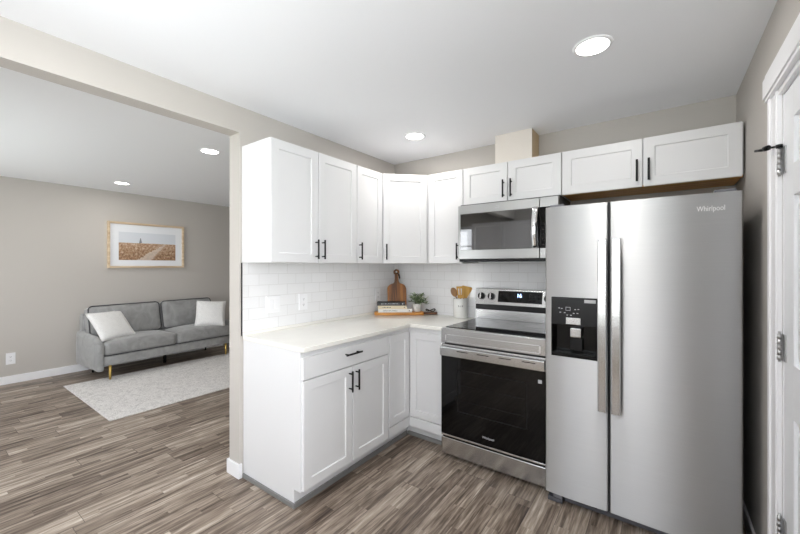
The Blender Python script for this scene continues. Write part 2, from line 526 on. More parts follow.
class MB:
    """Collects shapes in world (or thing-local) coordinates and links them as ONE mesh object."""

    def __init__(self):
        self.bm = bmesh.new()

    def _merge(self, b2, smooth=False):
        if smooth:
            for f in b2.faces:
                f.smooth = True
        me = bpy.data.meshes.new('tmp')
        b2.to_mesh(me)
        b2.free()
        self.bm.from_mesh(me)
        bpy.data.meshes.remove(me)
        return self

    def box(self, x0, x1, y0, y1, z0, z1, bev=0.0, seg=2):
        b = bmesh.new()
        bmesh.ops.create_cube(b, size=1.0)
        for v in b.verts:
            v.co = Vector(((x0 + x1) / 2 + v.co.x * (x1 - x0), (y0 + y1) / 2 + v.co.y * (y1 - y0), (z0 + z1) / 2 + v.co.z * (z1 - z0)))
        bmesh.ops.recalc_face_normals(b, faces=b.faces)
        if bev > 0:
            bmesh.ops.bevel(b, geom=b.edges[:], offset=bev, segments=seg, affect='EDGES', profile=0.5)
        return self._merge(b)

    def prism(self, pts, z0, z1, bev=0.0):
        """Vertical prism over a polygon of (x, y)."""
        b = bmesh.new()
        lo = [b.verts.new((p[0], p[1], z0)) for p in pts]
        hi = [b.verts.new((p[0], p[1], z1)) for p in pts]
        n = len(pts)
        b.faces.new(lo)
        b.faces.new(hi)
        for i in range(n):
            b.faces.new((lo[i], lo[(i + 1) % n], hi[(i + 1) % n], hi[i]))
        bmesh.ops.recalc_face_normals(b, faces=b.faces)
        if bev > 0:
            bmesh.ops.bevel(b, geom=b.edges[:], offset=bev, segments=2, affect='EDGES', profile=0.5)
        return self._merge(b)

    def extrude(self, pts, d, bev=0.0):
        """Extrude a 3D polygon by vector d."""
        b = bmesh.new()
        d = Vector(d)
        lo = [b.verts.new(Vector(p)) for p in pts]
        hi = [b.verts.new(Vector(p) + d) for p in pts]
        n = len(pts)
        b.faces.new(lo)
        b.faces.new(hi)
        for i in range(n):
            b.faces.new((lo[i], lo[(i + 1) % n], hi[(i + 1) % n], hi[i]))
        bmesh.ops.recalc_face_normals(b, faces=b.faces)
        if bev > 0:
            bmesh.ops.bevel(b, geom=b.edges[:], offset=bev, segments=2, affect='EDGES', profile=0.5)
        return self._merge(b)

    def rod(self, p0, p1, r0, r1=None, seg=14, bev=0.0):
        p0, p1 = Vector(p0), Vector(p1)
        r1 = r0 if r1 is None else r1
        d = p1 - p0
        b = bmesh.new()
        bmesh.ops.create_cone(b, cap_ends=True, segments=seg, radius1=r0, radius2=r1, depth=d.length)
        if bev > 0:
            eds = [e for e in b.edges if abs(e.verts[0].co.z - e.verts[1].co.z) < 1e-6]
            bmesh.ops.bevel(b, geom=eds, offset=bev, segments=2, affect='EDGES', profile=0.5)
        q = Vector((0, 0, 1)).rotation_difference(d.normalized()).to_matrix().to_4x4()
        b.transform(Matrix.Translation((p0 + p1) / 2) @ q)
        for f in b.faces:
            f.smooth = len(f.verts) == 4
        return self._merge(b)

    def tube(self, pts, r, seg=10):
        pts = [Vector(p) for p in pts]
        rs = r if isinstance(r, (list, tuple)) else [r] * len(pts)
        b = bmesh.new()
        rings = []
        up = Vector((0.13, 0.27, 0.95)).normalized()
        for i, p in enumerate(pts):
            t = (pts[min(i + 1, len(pts) - 1)] - pts[max(i - 1, 0)]).normalized()
            a = t.cross(up)
            if a.length < 1e-3:
                a = t.cross(Vector((1, 0, 0)))
            a.normalize()
            c = t.cross(a).normalized()
            rings.append([b.verts.new(p + (a * math.cos(2 * math.pi * k / seg) + c * math.sin(2 * math.pi * k / seg)) * rs[i]) for k in range(seg)])
        for i in range(len(rings) - 1):
            for k in range(seg):
                b.faces.new((rings[i][k], rings[i][(k + 1) % seg], rings[i + 1][(k + 1) % seg], rings[i + 1][k]))
        b.faces.new(rings[0])
        b.faces.new(rings[-1])
        bmesh.ops.recalc_face_normals(b, faces=b.faces)
        return self._merge(b, True)

    def lathe(self, prof, c, seg=32):
        """Revolve (r, z) points about the vertical through c."""
        b = bmesh.new()
        rings = []
        for r, z in prof:
            if r < 1e-6:
                rings.append([b.verts.new((c[0], c[1], c[2] + z))])
            else:
                rings.append([b.verts.new((c[0] + r * math.cos(2 * math.pi * k / seg), c[1] + r * math.sin(2 * math.pi * k / seg), c[2] + z)) for k in range(seg)])
        for A, B in zip(rings, rings[1:]):
            for k in range(seg):
                k2 = (k + 1) % seg
                if len(A) == 1 and len(B) == 1:
                    continue
                if len(A) == 1:
                    b.faces.new((A[0], B[k], B[k2]))
                elif len(B) == 1:
                    b.faces.new((A[k], A[k2], B[0]))
                else:
                    b.faces.new((A[k], A[k2], B[k2], B[k]))
        bmesh.ops.recalc_face_normals(b, faces=b.faces)
        return self._merge(b, True)

    def soft(self, x0, x1, y0, y1, z0, z1, r, bulge=(0, 0, 0), cuts=10, wob=0.0):
        """Upholstered block: rounded edges and faces that crown outwards."""
        b = bmesh.new()
        bmesh.ops.create_cube(b, size=2.0)
        bmesh.ops.subdivide_edges(b, edges=b.edges[:], cuts=cuts, use_grid_fill=True)
        h = Vector(((x1 - x0) / 2, (y1 - y0) / 2, (z1 - z0) / 2))
        c = Vector(((x1 + x0) / 2, (y1 + y0) / 2, (z1 + z0) / 2))
        for v in b.verts:
            u = v.co.copy()
            p = Vector((u.x * h.x, u.y * h.y, u.z * h.z))
            q = Vector([max(-h[i] + r, min(h[i] - r, p[i])) for i in range(3)])
            d = p - q
            if d.length > 1e-9:
                # keep roundness: project onto sphere of radius r
                s = max(abs(d.x), abs(d.y), abs(d.z))
                p = q + d.normalized() * min(r, d.length if d.length < r else r)
                del s
            f = [(1 - u[i] ** 2) for i in range(3)]
            p.x += math.copysign(bulge[0] * f[1] * f[2], u.x) if abs(u.x) > 0.99 else 0
            p.y += math.copysign(bulge[1] * f[0] * f[2], u.y) if abs(u.y) > 0.99 else 0
            p.z += math.copysign(bulge[2] * f[0] * f[1], u.z) if abs(u.z) > 0.99 else 0
            w = c + p
            if wob:
                w += mnoise.noise_vector(w * 6.0) * wob
            v.co = w
        bmesh.ops.recalc_face_normals(b, faces=b.faces)
        return self._merge(b, True)

    def panel(self, F, u0, u1, v0, v1, t, rail=0.0, rec=0.008, n0=0.0):
        """Slab front in frame F (origin, U, N); a shaker recess when rail > 0."""
        o, U, Nn = F
        U, Nn = Vector(U), Vector(Nn)
        Zv = Vector((0, 0, 1))
        b = bmesh.new()

        def P(u, v, n):
            return b.verts.new(Vector(o) + U * u + Zv * v + Nn * (n + n0))

        def ring(i, n):
            return [P(u0 + i, v0 + i, n), P(u1 - i, v0 + i, n), P(u1 - i, v1 - i, n), P(u0 + i, v1 - i, n)]
        rings = [ring(0, 0), ring(0, t - 0.002), ring(0.002, t)]
        if rail > 0:
            rings += [ring(rail, t), ring(rail + 0.004, t - rec)]
        b.faces.new(rings[0])
        for A, B in zip(rings, rings[1:]):
            for k in range(4):
                b.faces.new((A[k], A[(k + 1) % 4], B[(k + 1) % 4], B[k]))
        b.faces.new(rings[-1])
        bmesh.ops.recalc_face_normals(b, faces=b.faces)
        return self._merge(b)

    def fbox(self, F, u0, u1, v0, v1, n0, n1, bev=0.0):
        o, U, Nn = F
        U, Nn = Vector(U), Vector(Nn)
        o = Vector(o)
        Zv = Vector((0, 0, 1))
        pts = [o + U * u + Zv * v + Nn * n0 for u, v in ((u0, v0), (u1, v0), (u1, v1), (u0, v1))]
        return self.extrude(pts, Nn * (n1 - n0), bev)

    def build(self, name, m, parent=None, smooth_angle=None):
        off = ORG.get(parent.name, ZERO) if parent is not None else ZERO
        if parent is None or parent.name not in LOCAL:
            for v in self.bm.verts:
                v.co.z *= Z_STRETCH
        for v in self.bm.verts:
            v.co -= off
        me = bpy.data.meshes.new(name)
        self.bm.to_mesh(me)
        self.bm.free()
        me.materials.append(m)
        o = bpy.data.objects.new(name, me)
        COL.objects.link(o)
        if parent is not None:
            o.parent = parent
            ORG[o.name] = off
            if parent.name in LOCAL:
                LOCAL.add(o.name)
        return o


def tag(o, label=None, cat=None, group=None, kind=None):
    if label:
        o['label'] = label
    if cat:
        o['category'] = cat
    if group:
        o['group'] = group
    if kind:
        o['kind'] = kind
    return o


def thing(name, base, label, cat, group=None, local=False, rz=0.0):
    o = bpy.data.objects.new(name, None)
    o.empty_display_size = 0.05
    base = Vector(base)
    if local:
        LOCAL.add(o.name)
    else:
        base.z *= Z_STRETCH
    o.location = base
    o.rotation_euler = (0, 0, rz)
    COL.objects.link(o)
    tag(o, label, cat, group)
    ORG[o.name] = ZERO if local else Vector(base)
    return o


def struct(name, mb, m, parent=None):
    o = mb.build(name, m, parent)
    if parent is None:
        o['kind'] = 'structure'
    return o


def text_mesh(name, body, size, m, parent, loc, rot, depth=0.0006, spacing=1.0, fit=None):
    cu = bpy.data.curves.new(name, 'FONT')
    cu.body = body
    cu.size = size
    cu.extrude = depth
    cu.align_x = 'CENTER'
    cu.align_y = 'CENTER'
    cu.space_character = spacing
    tmp = bpy.data.objects.new(name + '_tmp', cu)
    COL.objects.link(tmp)
    bpy.context.view_layer.update()
    dg = bpy.context.evaluated_depsgraph_get()
    me = bpy.data.meshes.new_from_object(tmp.evaluated_get(dg))
    bpy.data.objects.remove(tmp)
    bpy.data.curves.remove(cu)
    off = ORG.get(parent.name, ZERO)
    if fit:
        xs = [v.co.x for v in me.vertices]
        w = max(xs) - min(xs)
        k = fit / w
        for v in me.vertices:
            v.co.x *= k
    loc = Vector(loc)
    loc.z *= Z_STRETCH
    me.transform(Matrix.Translation(loc - off) @ rot)
    me.materials.clear()
    me.materials.append(m)
    o = bpy.data.objects.new(name, me)
    COL.objects.link(o)
    o.parent = parent
    ORG[o.name] = off
    return o


ROT_MY = Matrix.Rotation(R(90), 4, 'X')                  # text facing -Y
ROT_PX = Matrix.Rotation(R(90), 4, 'Z') @ ROT_MY         # text facing +X

# ================================================================== SETTING
struct('floor', MB().box(LIV - 0.1, RW + 0.1, FRONT - 0.1, END + 0.1, -0.1, 0.0), M['floor'])
struct('ceiling', MB().box(LIV - 0.1, RW + 0.1, FRONT - 0.1, END + 0.1, CEIL, CEIL + 0.1), M['ceil'])
struct('wall_left', MB().box(LIV - 0.1, LIV, FRONT - 0.1, END + 0.1, 0, CEIL), M['wall'])
struct('wall_rear', MB().box(0, RW + 0.1, 0, 0.12, 0, CEIL), M['wall'])
struct('wall_rear_living', MB().box(LIV, -0.125, END, END + 0.1, 0, CEIL), M['wall'])
STUB = -1.745
# kitchen / living divider with its wide opening and header
dv = MB()
dv.box(-0.125, 0, STUB, END + 0.1, 0, CEIL)
struct('wall_divider', dv, M['wall'])
struct('wall_header', MB().box(-0.115, 0, FRONT, STUB, 2.275, CEIL), M['wall'])
# right wall with the door opening
DY0, DY1, DTOP = -1.072, -1.85, 2.050        # door opening (hinge side first)
rwm = MB()
rwm.box(RW, RW + 0.1, DY0, 0.1, 0, CEIL)
SW = (-4.5, -2.7, 0.85, 2.1)                # opening for the added window in the right wall, behind the camera
rwm.box(RW, RW + 0.1, FRONT - 0.1, SW[0], 0, CEIL)
rwm.box(RW, RW + 0.1, SW[0], SW[1], 0, SW[2])
rwm.box(RW, RW + 0.1, SW[0], SW[1], SW[3], CEIL)
rwm.box(RW, RW + 0.1, SW[1], DY1, 0, CEIL)
rwm.box(RW, RW + 0.1, DY1, DY0, DTOP, CEIL)
struct('wall_right', rwm, M['wall'])
# wall behind the camera: window to the living side, added light opening to the kitchen side
W1 = (-3.6, -0.86, 0.6, 2.20)
W3 = (0.65, 2.45, 0.75, 2.15)
fw = MB()
y0, y1 = FRONT - 0.12, FRONT
fw.box(LIV, W1[0], y0, y1, 0, CEIL)
fw.box(W1[0], W1[1], y0, y1, 0, W1[2])
fw.box(W1[0], W1[1], y0, y1, W1[3], CEIL)
fw.box(W1[1], W3[0], y0, y1, 0, CEIL)
fw.box(W3[0], W3[1], y0, y1, 0, W3[2])
fw.box(W3[0], W3[1], y0, y1, W3[3], CEIL)
fw.box(W3[1], RW, y0, y1, 0, CEIL)
struct('wall_front', fw, M['wall'])


def window(name, w, cols, rows):
    f = MB()
    a, b_, c, d = w
    yy0, yy1 = FRONT - 0.10, FRONT - 0.03
    t = 0.05
    f.box(a, a + t, yy0, yy1, c, d)
    f.box(b_ - t, b_, yy0, yy1, c, d)
    f.box(a + t, b_ - t, yy0, yy1, c, c + t)
    f.box(a + t, b_ - t, yy0, yy1, d - t, d)
    for i in range(1, cols):
        x = a + (b_ - a) * i / cols
        f.box(x - 0.012, x + 0.012, yy0 + 0.02, yy1 - 0.02, c + t, d - t)
    for i in range(1, rows):
        z = c + (d - c) * i / rows
        f.box(a + t, b_ - t, yy0 + 0.021, yy1 - 0.021, z - 0.012, z + 0.012)
    o = struct(name, f, M['trim'])
    MB().box(a + t, b_ - t, FRONT - 0.072, FRONT - 0.066, c + t, d - t).build('pane', M['glass'], o)
    return o


window('window_1', W1, 6, 4)
window('added_window_kitchen', W3, 2, 1)  # unseen window added to let fill light into the kitchen
f_ = MB()
xa, xb_ = RW + 0.03, RW + 0.09
f_.box(xa, xb_, SW[0], SW[0] + 0.05, SW[2], SW[3])
f_.box(xa, xb_, SW[1] - 0.05, SW[1], SW[2], SW[3])
f_.box(xa, xb_, SW[0] + 0.05, SW[1] - 0.05, SW[2], SW[2] + 0.05)
f_.box(xa, xb_, SW[0] + 0.05, SW[1] - 0.05, SW[3] - 0.05, SW[3])
f_.box(xa + 0.01, xb_ - 0.01, -3.615, -3.585, SW[2] + 0.05, SW[3] - 0.05)
w2 = struct('added_window_side', f_, M['trim'])  # unseen window added to light the left cabinet fronts
MB().box(RW + 0.057, RW + 0.063, SW[0] + 0.05, SW[1] - 0.05, SW[2] + 0.05, SW[3] - 0.05).build('pane', M['glass'], w2)
struct('ground', MB().box(-14, 12, -20, FRONT - 0.14, -0.3, -0.16), mat('lawn_green', rgb(104, 134, 62), 0.9, var=0.3, vscale=3))

# backsplash
TOPC = 0.934
TOPA = TOPC * Z_STRETCH
UB, UT = 1.4175, 2.1863
struct('wall_backsplash_left', MB().box(0, 0.008, -1.7285, 0, TOPC + 0.022, UB), M['tile_y'])
struct('wall_backsplash_rear', MB().box(0.008, 1.76, -0.008, 0, TOPC - 0.03, UB + 0.02), M['tile_x'])
struct('trim_1', MB().box(0.0, 0.0095, -1.7330, -1.7285, TOPC, UB), M['black'])

# baseboards
BH, BT = 0.094, 0.014
struct('baseboard_left', MB().box(LIV, LIV + BT, FRONT, END, 0, BH, 0.003), M['trim'])
struct('baseboard_rear', MB().box(LIV + BT, -0.139, END - BT, END, 0, BH, 0.003), M['trim'])
bb = MB()
bb.box(-0.125 - BT, 0.0 + BT, STUB - BT, STUB, 0, BH, 0.003)
bb.box(0.0, BT, STUB, -1.7315, 0, BH, 0.002)
bb.box(-0.125 - BT, -0.125, STUB, END - BT, 0, BH, 0.003)
struct('baseboard_divider', bb, M['trim'])
br_ = MB()
cw0 = 0.112
br_.box(RW - BT, RW, DY0 + cw0 + 0.001, 0, 0, BH, 0.003)
br_.box(RW - BT, RW, FRONT, DY1 - cw0 - 0.001, 0, BH, 0.003)
struct('baseboard_right', br_, M['trim'])
bf = MB()
bf.box(LIV + BT, -0.702, FRONT, FRONT + BT, 0, BH, 0.003)
bf.box(0.482, RW - BT, FRONT, FRONT + BT, 0, BH, 0.003)
struct('baseboard_front', bf, M['trim'])

# ---- door and casing on the right wall
cs = MB()
cw = 0.112
for (a_, b_) in ((DY0, DY0 + cw), (DY1 - cw, DY1)):
    cs.box(RW - 0.016, RW, a_, b_, 0, DTOP + 0.016, 0.003)
    oa = (b_ - 0.028, b_) if a_ == DY0 else (a_, a_ + 0.028)
    cs.box(RW - 0.024, RW - 0.015, oa[0], oa[1], 0, DTOP + 0.016, 0.003)
    ia = (a_ + 0.006, a_ + 0.020) if a_ == DY0 else (b_ - 0.020, b_ - 0.006)
    cs.box(RW - 0.019, RW - 0.015, ia[0], ia[1], 0, DTOP + 0.016, 0.002)
cs.box(RW - 0.028, RW, DY1 - cw - 0.02, DY0 + cw + 0.020, DTOP + 0.016, DTOP + 0.128, 0.003)
cs.box(RW - 0.034, RW - 0.02, DY1 - cw - 0.025, DY0 + cw + 0.025, DTOP + 0.030, DTOP + 0.108, 0.002)
# jambs lining the opening
cs.box(RW - 0.012, RW, DY1 - cw, DY0 + cw, DTOP - 0.004, DTOP + 0.016, 0.002)
cs.box(RW, RW + 0.1, DY0 - 0.008, DY0, 0, DTOP, 0)
cs.box(RW, RW + 0.1, DY1, DY1 + 0.008, 0, DTOP, 0)
cs.box(RW, RW + 0.1, DY1 + 0.008, DY0 - 0.008, DTOP - 0.008, DTOP, 0)
struct('trim_2', cs, M['trim'])

dm = MB()
dy0, dy1 = DY0 - 0.011, DY1 + 0.011
ys = [dy0, dy0 - 0.125, dy0 - 0.125 - 0.205, dy1 + 0.125 + 0.205, dy1 + 0.125, dy1]
zs = [0.01, 0.21, 0.856, 1.049, 1.644, 1.757, 1.920, DTOP - 0.011]
dxf, dxb = RW + 0.002, RW + 0.037
# stiles and rails
for i in (0, 2, 4):
    dm.box(dxf, dxb, ys[i + 1], ys[i], zs[0], zs[-1], 0.002)
for j in (0, 2, 4, 6):
    for (a, b_) in ((ys[2], ys[1]), (ys[4], ys[3])):
        dm.box(dxf, dxb, a, b_, zs[j], zs[j + 1], 0.002)
for (a, b_) in ((ys[2], ys[1]), (ys[4], ys[3])):
    for j in (1, 3, 5):
        z0_, z1_ = zs[j], zs[j + 1]
        dm.panel(((dxf + 0.022, b_, 0), (0, -1, 0), (-1, 0, 0)), 0.0, b_ - a, z0_, z1_, 0.010)
        # raised field with sloping shoulders
        b2 = bmesh.new()

        def rr(i, x):
            return [b2.verts.new((x, a + i, z0_ + i)), b2.verts.new((x, b_ - i, z0_ + i)), b2.verts.new((x, b_ - i, z1_ - i)), b2.verts.new((x, a + i, z1_ - i))]
        A = rr(0.012, dxf + 0.0125)
        B = rr(0.038, dxf + 0.003)
        for k in range(4):
            b2.faces.new((A[k], A[(k + 1) % 4], B[(k + 1) % 4], B[k]))
        b2.faces.new(B)
        bmesh.ops.recalc_face_normals(b2, faces=b2.faces)
        dm._merge(b2)
door = struct('door_1', dm, M['door'])
for hz in (1.792, 1.090, 0.40):
    hm = MB()
    hy = DY0 - 0.006
    hm.box(RW - 0.002, RW + 0.0015, hy - 0.042, hy - 0.012, hz - 0.05, hz + 0.05)
    for k in range(5):
        hm.rod((RW - 0.010, hy, hz - 0.05 + k * 0.02), (RW - 0.010, hy, hz - 0.0315 + k * 0.02), 0.0065)
    hm.rod((RW - 0.010, hy, hz - 0.056), (RW - 0.010, hy, hz + 0.058), 0.004)
    hg = hm.build('hinge', M['foil'], door)
    if hz > 1.7:
        st = MB()
        st.rod((RW - 0.010, hy, hz + 0.052), (RW - 0.010, hy, hz + 0.064), 0.010)
        st.rod((RW - 0.010, hy, hz + 0.058), (RW - 0.034, hy + 0.050, hz + 0.068), 0.0038)
        st.rod((RW - 0.032, hy + 0.046, hz + 0.069), (RW - 0.040, hy + 0.066, hz + 0.070), 0.0100)
        st.rod((RW - 0.039, hy + 0.064, hz + 0.066), (RW - 0.058, hy + 0.122, hz + 0.079), 0.0052)
        st.build('door_stop', M['black'], hg)['label'] = 'black hinge pin door stop'


# ================================================================== KITCHEN CABINETS
def frame_x(x, y, z=0.0):
    """Front facing +X, u runs along +Y."""
    return ((x, y, z), (0, 1, 0), (1, 0, 0))


def frame_y(x, y, z=0.0):
    """Front facing -Y, u runs along +X."""
    return ((x, y, z), (1, 0, 0), (0, -1, 0))


def fp(F, u, v, n):
    return Vector(F[0]) + Vector(F[1]) * u + Vector((0, 0, v)) + Vector(F[2]) * n


def pull(F, u, v, parent, length=0.134, horizontal=False, n0=0.020):
    """Black bar pull: bar on two posts."""
    h = MB()
    if horizontal:
        a, b_ = fp(F, u - length / 2, v, n0 + 0.032), fp(F, u + length / 2, v, n0 + 0.032)
        posts = [(u - length * 0.36, v), (u + length * 0.36, v)]
    else:
        a, b_ = fp(F, u, v - length / 2, n0 + 0.032), fp(F, u, v + length / 2, n0 + 0.032)
        posts = [(u, v - length * 0.36), (u, v + length * 0.36)]
    h.rod(a, b_, 0.0062, bev=0.001)
    for pu, pv in posts:
        h.rod(fp(F, pu, pv, n0), fp(F, pu, pv, n0 + 0.032), 0.0045)
    return h.build('handle', M['black'], parent)


RAIL = 0.058
G = 0.003
UD = 0.3075          # upper carcass depth
WALLCAB = 'white wall cabinets of the kitchen'


def upper(label, carcass, base, doors, wood=None):
    t = thing('wall_cabinet', base, label, 'cabinet', WALLCAB)
    carcass.build('carcass', M['white'], t)
    if wood:
        wood.build('bottom_panel', M['raw_wood'], t)['label'] = 'unfinished golden wood underside'
    for F, u0, u1, z0, z1, hu, hv in doors:
        d = MB().panel(F, u0 + G, u1 - G, z0, z1, 0.020, RAIL).build('door', M['white'], t)
        pull(F, hu, hv, d)
    return t


YA0, YA1, YA2, YB1 = -1.7285, -1.338, -0.9373, -0.610
F_l = frame_x(UD, 0)
upper('white two-door wall cabinet at the open end of the left run',
      MB().box(0.0005, UD, YA0, YA2 - 0.001, UB, UT, 0.0015), (0, (YA0 + YA2) / 2, UB),
      [(F_l, YA0, YA1, UB + 0.001, UT - 0.001, YA1 - 0.028, 1.510), (F_l, YA1, YA2, UB + 0.001, UT - 0.001, YA1 + 0.032, 1.510)])
upper('narrow white single-door wall cabinet between the two-door cabinet and the angled corner one',
      MB().box(0.0005, UD, YA2 + 0.001, YB1, UB, UT, 0.0015), (0, -0.77, UB),
      [(F_l, YA2, YB1, UB + 0.001, UT - 0.001, YA2 + 0.026, 1.513)])
s2 = 1 / math.sqrt(2)
cc = MB().prism([(0.0005, -0.0005), (0.0005, -0.609), (UD, -0.609), (0.609, -UD), (0.609, -0.0005)], UB, UT, 0.0015)
F_d = ((UD, -0.609, 0), (s2, s2, 0), (s2, -s2, 0))
dl = (0.609 - UD) * math.sqrt(2)
upper('white corner wall cabinet with one door set at an angle', cc, (0.3, -0.3, UB),
      [(F_d, 0.014, dl - 0.014, UB + 0.001, UT - 0.001, 0.045, 1.516)])
XM0, XM1 = 0.9605, 1.7288
F_r = frame_y(0, -UD)
upper('narrow white single-door wall cabinet directly left of the microwave',
      MB().box(0.610, XM0 - 0.001, -UD, -0.0005, UB, UT, 0.0015), (0.77, -0.15, UB),
      [(F_r, 0.620, XM0, UB + 0.001, UT - 0.001, XM0 - 0.045, 1.516)])
EB = 1.886
XE = 1.3400
upper('short white two-door wall cabinet directly above the microwave',
      MB().box(XM0, XM1 - 0.001, -UD, -0.0005, EB, UT, 0.0015), (1.32, -0.15, EB),
      [(F_r, XM0, XE, EB + 0.001, UT - 0.001, XE - 0.030, 1.981), (F_r, XE, XM1, EB + 0.001, UT - 0.001, XE + 0.030, 1.981)])
XF = 2.209
cf = MB()
FX0, FX1 = XM1 + 0.001, 2.677
cf.box(FX0, FX1, -UD, -0.0005, EB + 0.012, UT, 0.0015)
wd = MB()
wd.box(FX0 + 0.002, FX1 - 0.002, -UD + 0.001, -0.001, EB + 0.006, EB + 0.0118)
wd.box(FX0 + 0.002, FX1 - 0.002, -UD + 0.001, -UD + 0.020, EB, EB + 0.006)
upper('long low white two-door wall cabinet above the refrigerator', cf, (2.18, -0.15, EB),
      [(F_r, FX0, XF, EB + 0.001, UT - 0.001, XF - 0.031, 1.985), (F_r, XF, FX1 - 0.004, EB + 0.001, UT - 0.001, XF + 0.031, 1.985)], wd)

# boxed-in vent duct above the microwave cabinet
vt = thing('vent_duct_cover', (1.31, -0.1, UT), 'cream boxed vent duct cover between the wall cabinets and the ceiling', 'duct cover')
MB().box(1.189, 1.486, -0.198, -0.188, UT, CEIL - 0.001, 0.001).build('front_panel', M['cream'], vt)
MB().box(1.476, 1.486, -0.188, -0.001, UT, CEIL - 0.001).build('side_panel', M['side_wood'], vt)['label'] = 'bare wood side'
MB().box(1.189, 1.199, -0.188, -0.001, UT, CEIL - 0.001).build('side_panel', M['cream'], vt)

# ---- base cabinets
BY0, BY1 = -1.7185, -0.8974
FXB = 0.602
CT = 0.9065          # underside of worktop
bc = thing('base_cabinet', (0.3, -1.3, 0), 'white base cabinet with one drawer over two doors at the open end of the worktop', 'cabinet')
k = MB()
k.box(0.002, FXB, BY0 + 0.018, BY1 - 0.001, 0.105, CT - 0.001)
k.build('carcass', M['white'], bc)
ep = [(0.002, BY0, 0.001), (0.544, BY0, 0.001), (0.544, BY0, 0.105), (FXB, BY0, 0.105), (FXB, BY0, CT - 0.001), (0.002, BY0, CT - 0.001)]
MB().extrude(ep, (0, 0.018, 0), 0.0012).build('side_panel', M['white'], bc)
MB().box(0.530, 0.544, BY0 + 0.018, BY1 - 0.001, 0.001, 0.105).build('toe_kick', M['white'], bc)
stp = MB()
stp.box(0.01, 0.558, BY0 - 0.012, BY0, 0.0, 0.028, 0.003)
stp.box(0.545, 0.558, BY0, BY1 + 0.338, 0.0, 0.032, 0.003)
stp.build('base_strip', M['gray_vinyl'], bc)['label'] = 'grey vinyl strip along the floor'
F_b = frame_x(FXB, 0)
dr = MB().panel(F_b, BY0 + 0.006, BY1 - 0.006, 0.746, 0.872, 0.020).build('drawer', M['white'], bc)
pull(F_b, -1.313, 0.828, dr, 0.150, True)
YS = -1.300
for (u0, u1, hu) in ((BY0 + 0.006, YS, YS - 0.033), (YS, BY1 - 0.006, YS + 0.031)):
    d = MB().panel(F_b, u0 + G, u1 - G, 0.112, 0.738, 0.020, RAIL).build('door', M['white'], bc)
    pull(F_b, hu, 0.649, d, 0.134)

cb = thing('base_cabinet', (0.3, -0.3, 0), 'white corner base cabinet with two doors meeting at the inside corner beside the range', 'cabinet')
XR0 = 0.957
k = MB()
k.prism([(0.002, -0.002), (0.002, BY1), (FXB, BY1), (FXB, -FXB), (XR0 - 0.002, -FXB), (XR0 - 0.002, -0.002)], 0.105, CT - 0.001)
k.build('carcass', M['white'], cb)
k = MB()
k.box(0.530, 0.544, BY1, -0.530, 0.001, 0.105)
k.box(0.544, XR0 - 0.002, -0.544, -0.530, 0.001, 0.105)
k.build('toe_kick', M['white'], cb)
MB().box(0.559, XR0 - 0.002, -0.558, -0.545, 0.0, 0.032, 0.003).build('base_strip', M['gray_vinyl'], cb)['label'] = 'grey vinyl strip along the floor'
k = MB()
k.panel(F_b, BY1 + 0.006, -0.625, 0.190, 0.872, 0.020, RAIL)
k.build('door', M['white'], cb)
F_c = frame_y(0, -FXB)
MB().panel(F_c, 0.625, XR0 - 0.008, 0.190, 0.872, 0.020, RAIL).build('door', M['white'], cb)
k = MB()
k.box(FXB, FXB + 0.016, BY1 + 0.006, -0.619, 0.106, 0.182, 0.002)
k.box(0.6185, XR0 - 0.008, -FXB - 0.016, -FXB, 0.106, 0.182, 0.002)
k.build('bottom_rail', M['white'], cb)

# ---- worktop
wt = thing('worktop', (0.3, -0.8, CT), 'cream quartz L-shaped worktop on the white base cabinets', 'countertop')
EDGE = 0.6385
MB().prism([(0.0095, -0.009), (0.0095, -1.727), (EDGE, -1.727), (EDGE, -EDGE), (XR0, -EDGE), (XR0, -0.009)], CT, TOPC, 0.003).build('slab', M['quartz'], wt)
MB().box(0.0005, 0.011, -1.7265, -0.011, TOPC, TOPC + 0.0215, 0.001).build('upstand', M['quartz'], wt)


# ---- wall plates on the backsplash
def wall_plate(name, F, w, h, zc, label, cat, kind, u=0.0, group=None):
    t = thing(name, fp(F, u, zc, 0), label, cat, group)
    MB().panel(F, u - w / 2, u + w / 2, zc - h / 2, zc + h / 2, 0.006).build('plate', M['trim'], t)
    if kind == 'switch':
        for s in (-1, 1):
            MB().fbox(F, u + s * 0.024 - 0.0165, u + s * 0.024 + 0.0165, zc - 0.033, zc + 0.033, 0.0055, 0.0095, 0.001).build('rocker', M['trim'], t)
    else:
        for s in (-1, 1):
            r = MB().fbox(F, u - 0.016, u + 0.016, zc + s * 0.021 - 0.014, zc + s * 0.021 + 0.014, 0.0055, 0.0085, 0.002).build('receptacle', M['trim'], t)
            sl = MB()
            for d in (-0.006, 0.006):
                sl.fbox(F, u + d - 0.0011, u + d + 0.0011, zc + s * 0.021 - 0.003, zc + s * 0.021 + 0.006, 0.0083, 0.0089)
            sl.fbox(F, u - 0.0022, u + 0.0022, zc + s * 0.021 - 0.010, zc + s * 0.021 - 0.006, 0.0083, 0.0089)
            sl.build('slots', M['ink'], r)
    return t


F_t = frame_x(0.008, 0)
wall_plate('light_switch', F_t, 0.118, 0.120, 1.124, 'white double rocker switch plate on the tile near the wall end', 'switch', 'switch', -1.490)
wall_plate('power_outlet', F_t, 0.082, 0.122, 1.120, 'white outlet on the tile beside the double switch plate', 'outlet', 'outlet', -1.218)
wall_plate('power_outlet', F_t, 0.076, 0.118, 1.117, 'white outlet on the tile behind the stacked books', 'outlet', 'outlet', -0.293)
wall_plate('power_outlet', frame_x(LIV, 0), 0.082, 0.135, 0.297, 'white outlet low on the living room wall left of the sofa', 'outlet', 'outlet', -2.306)

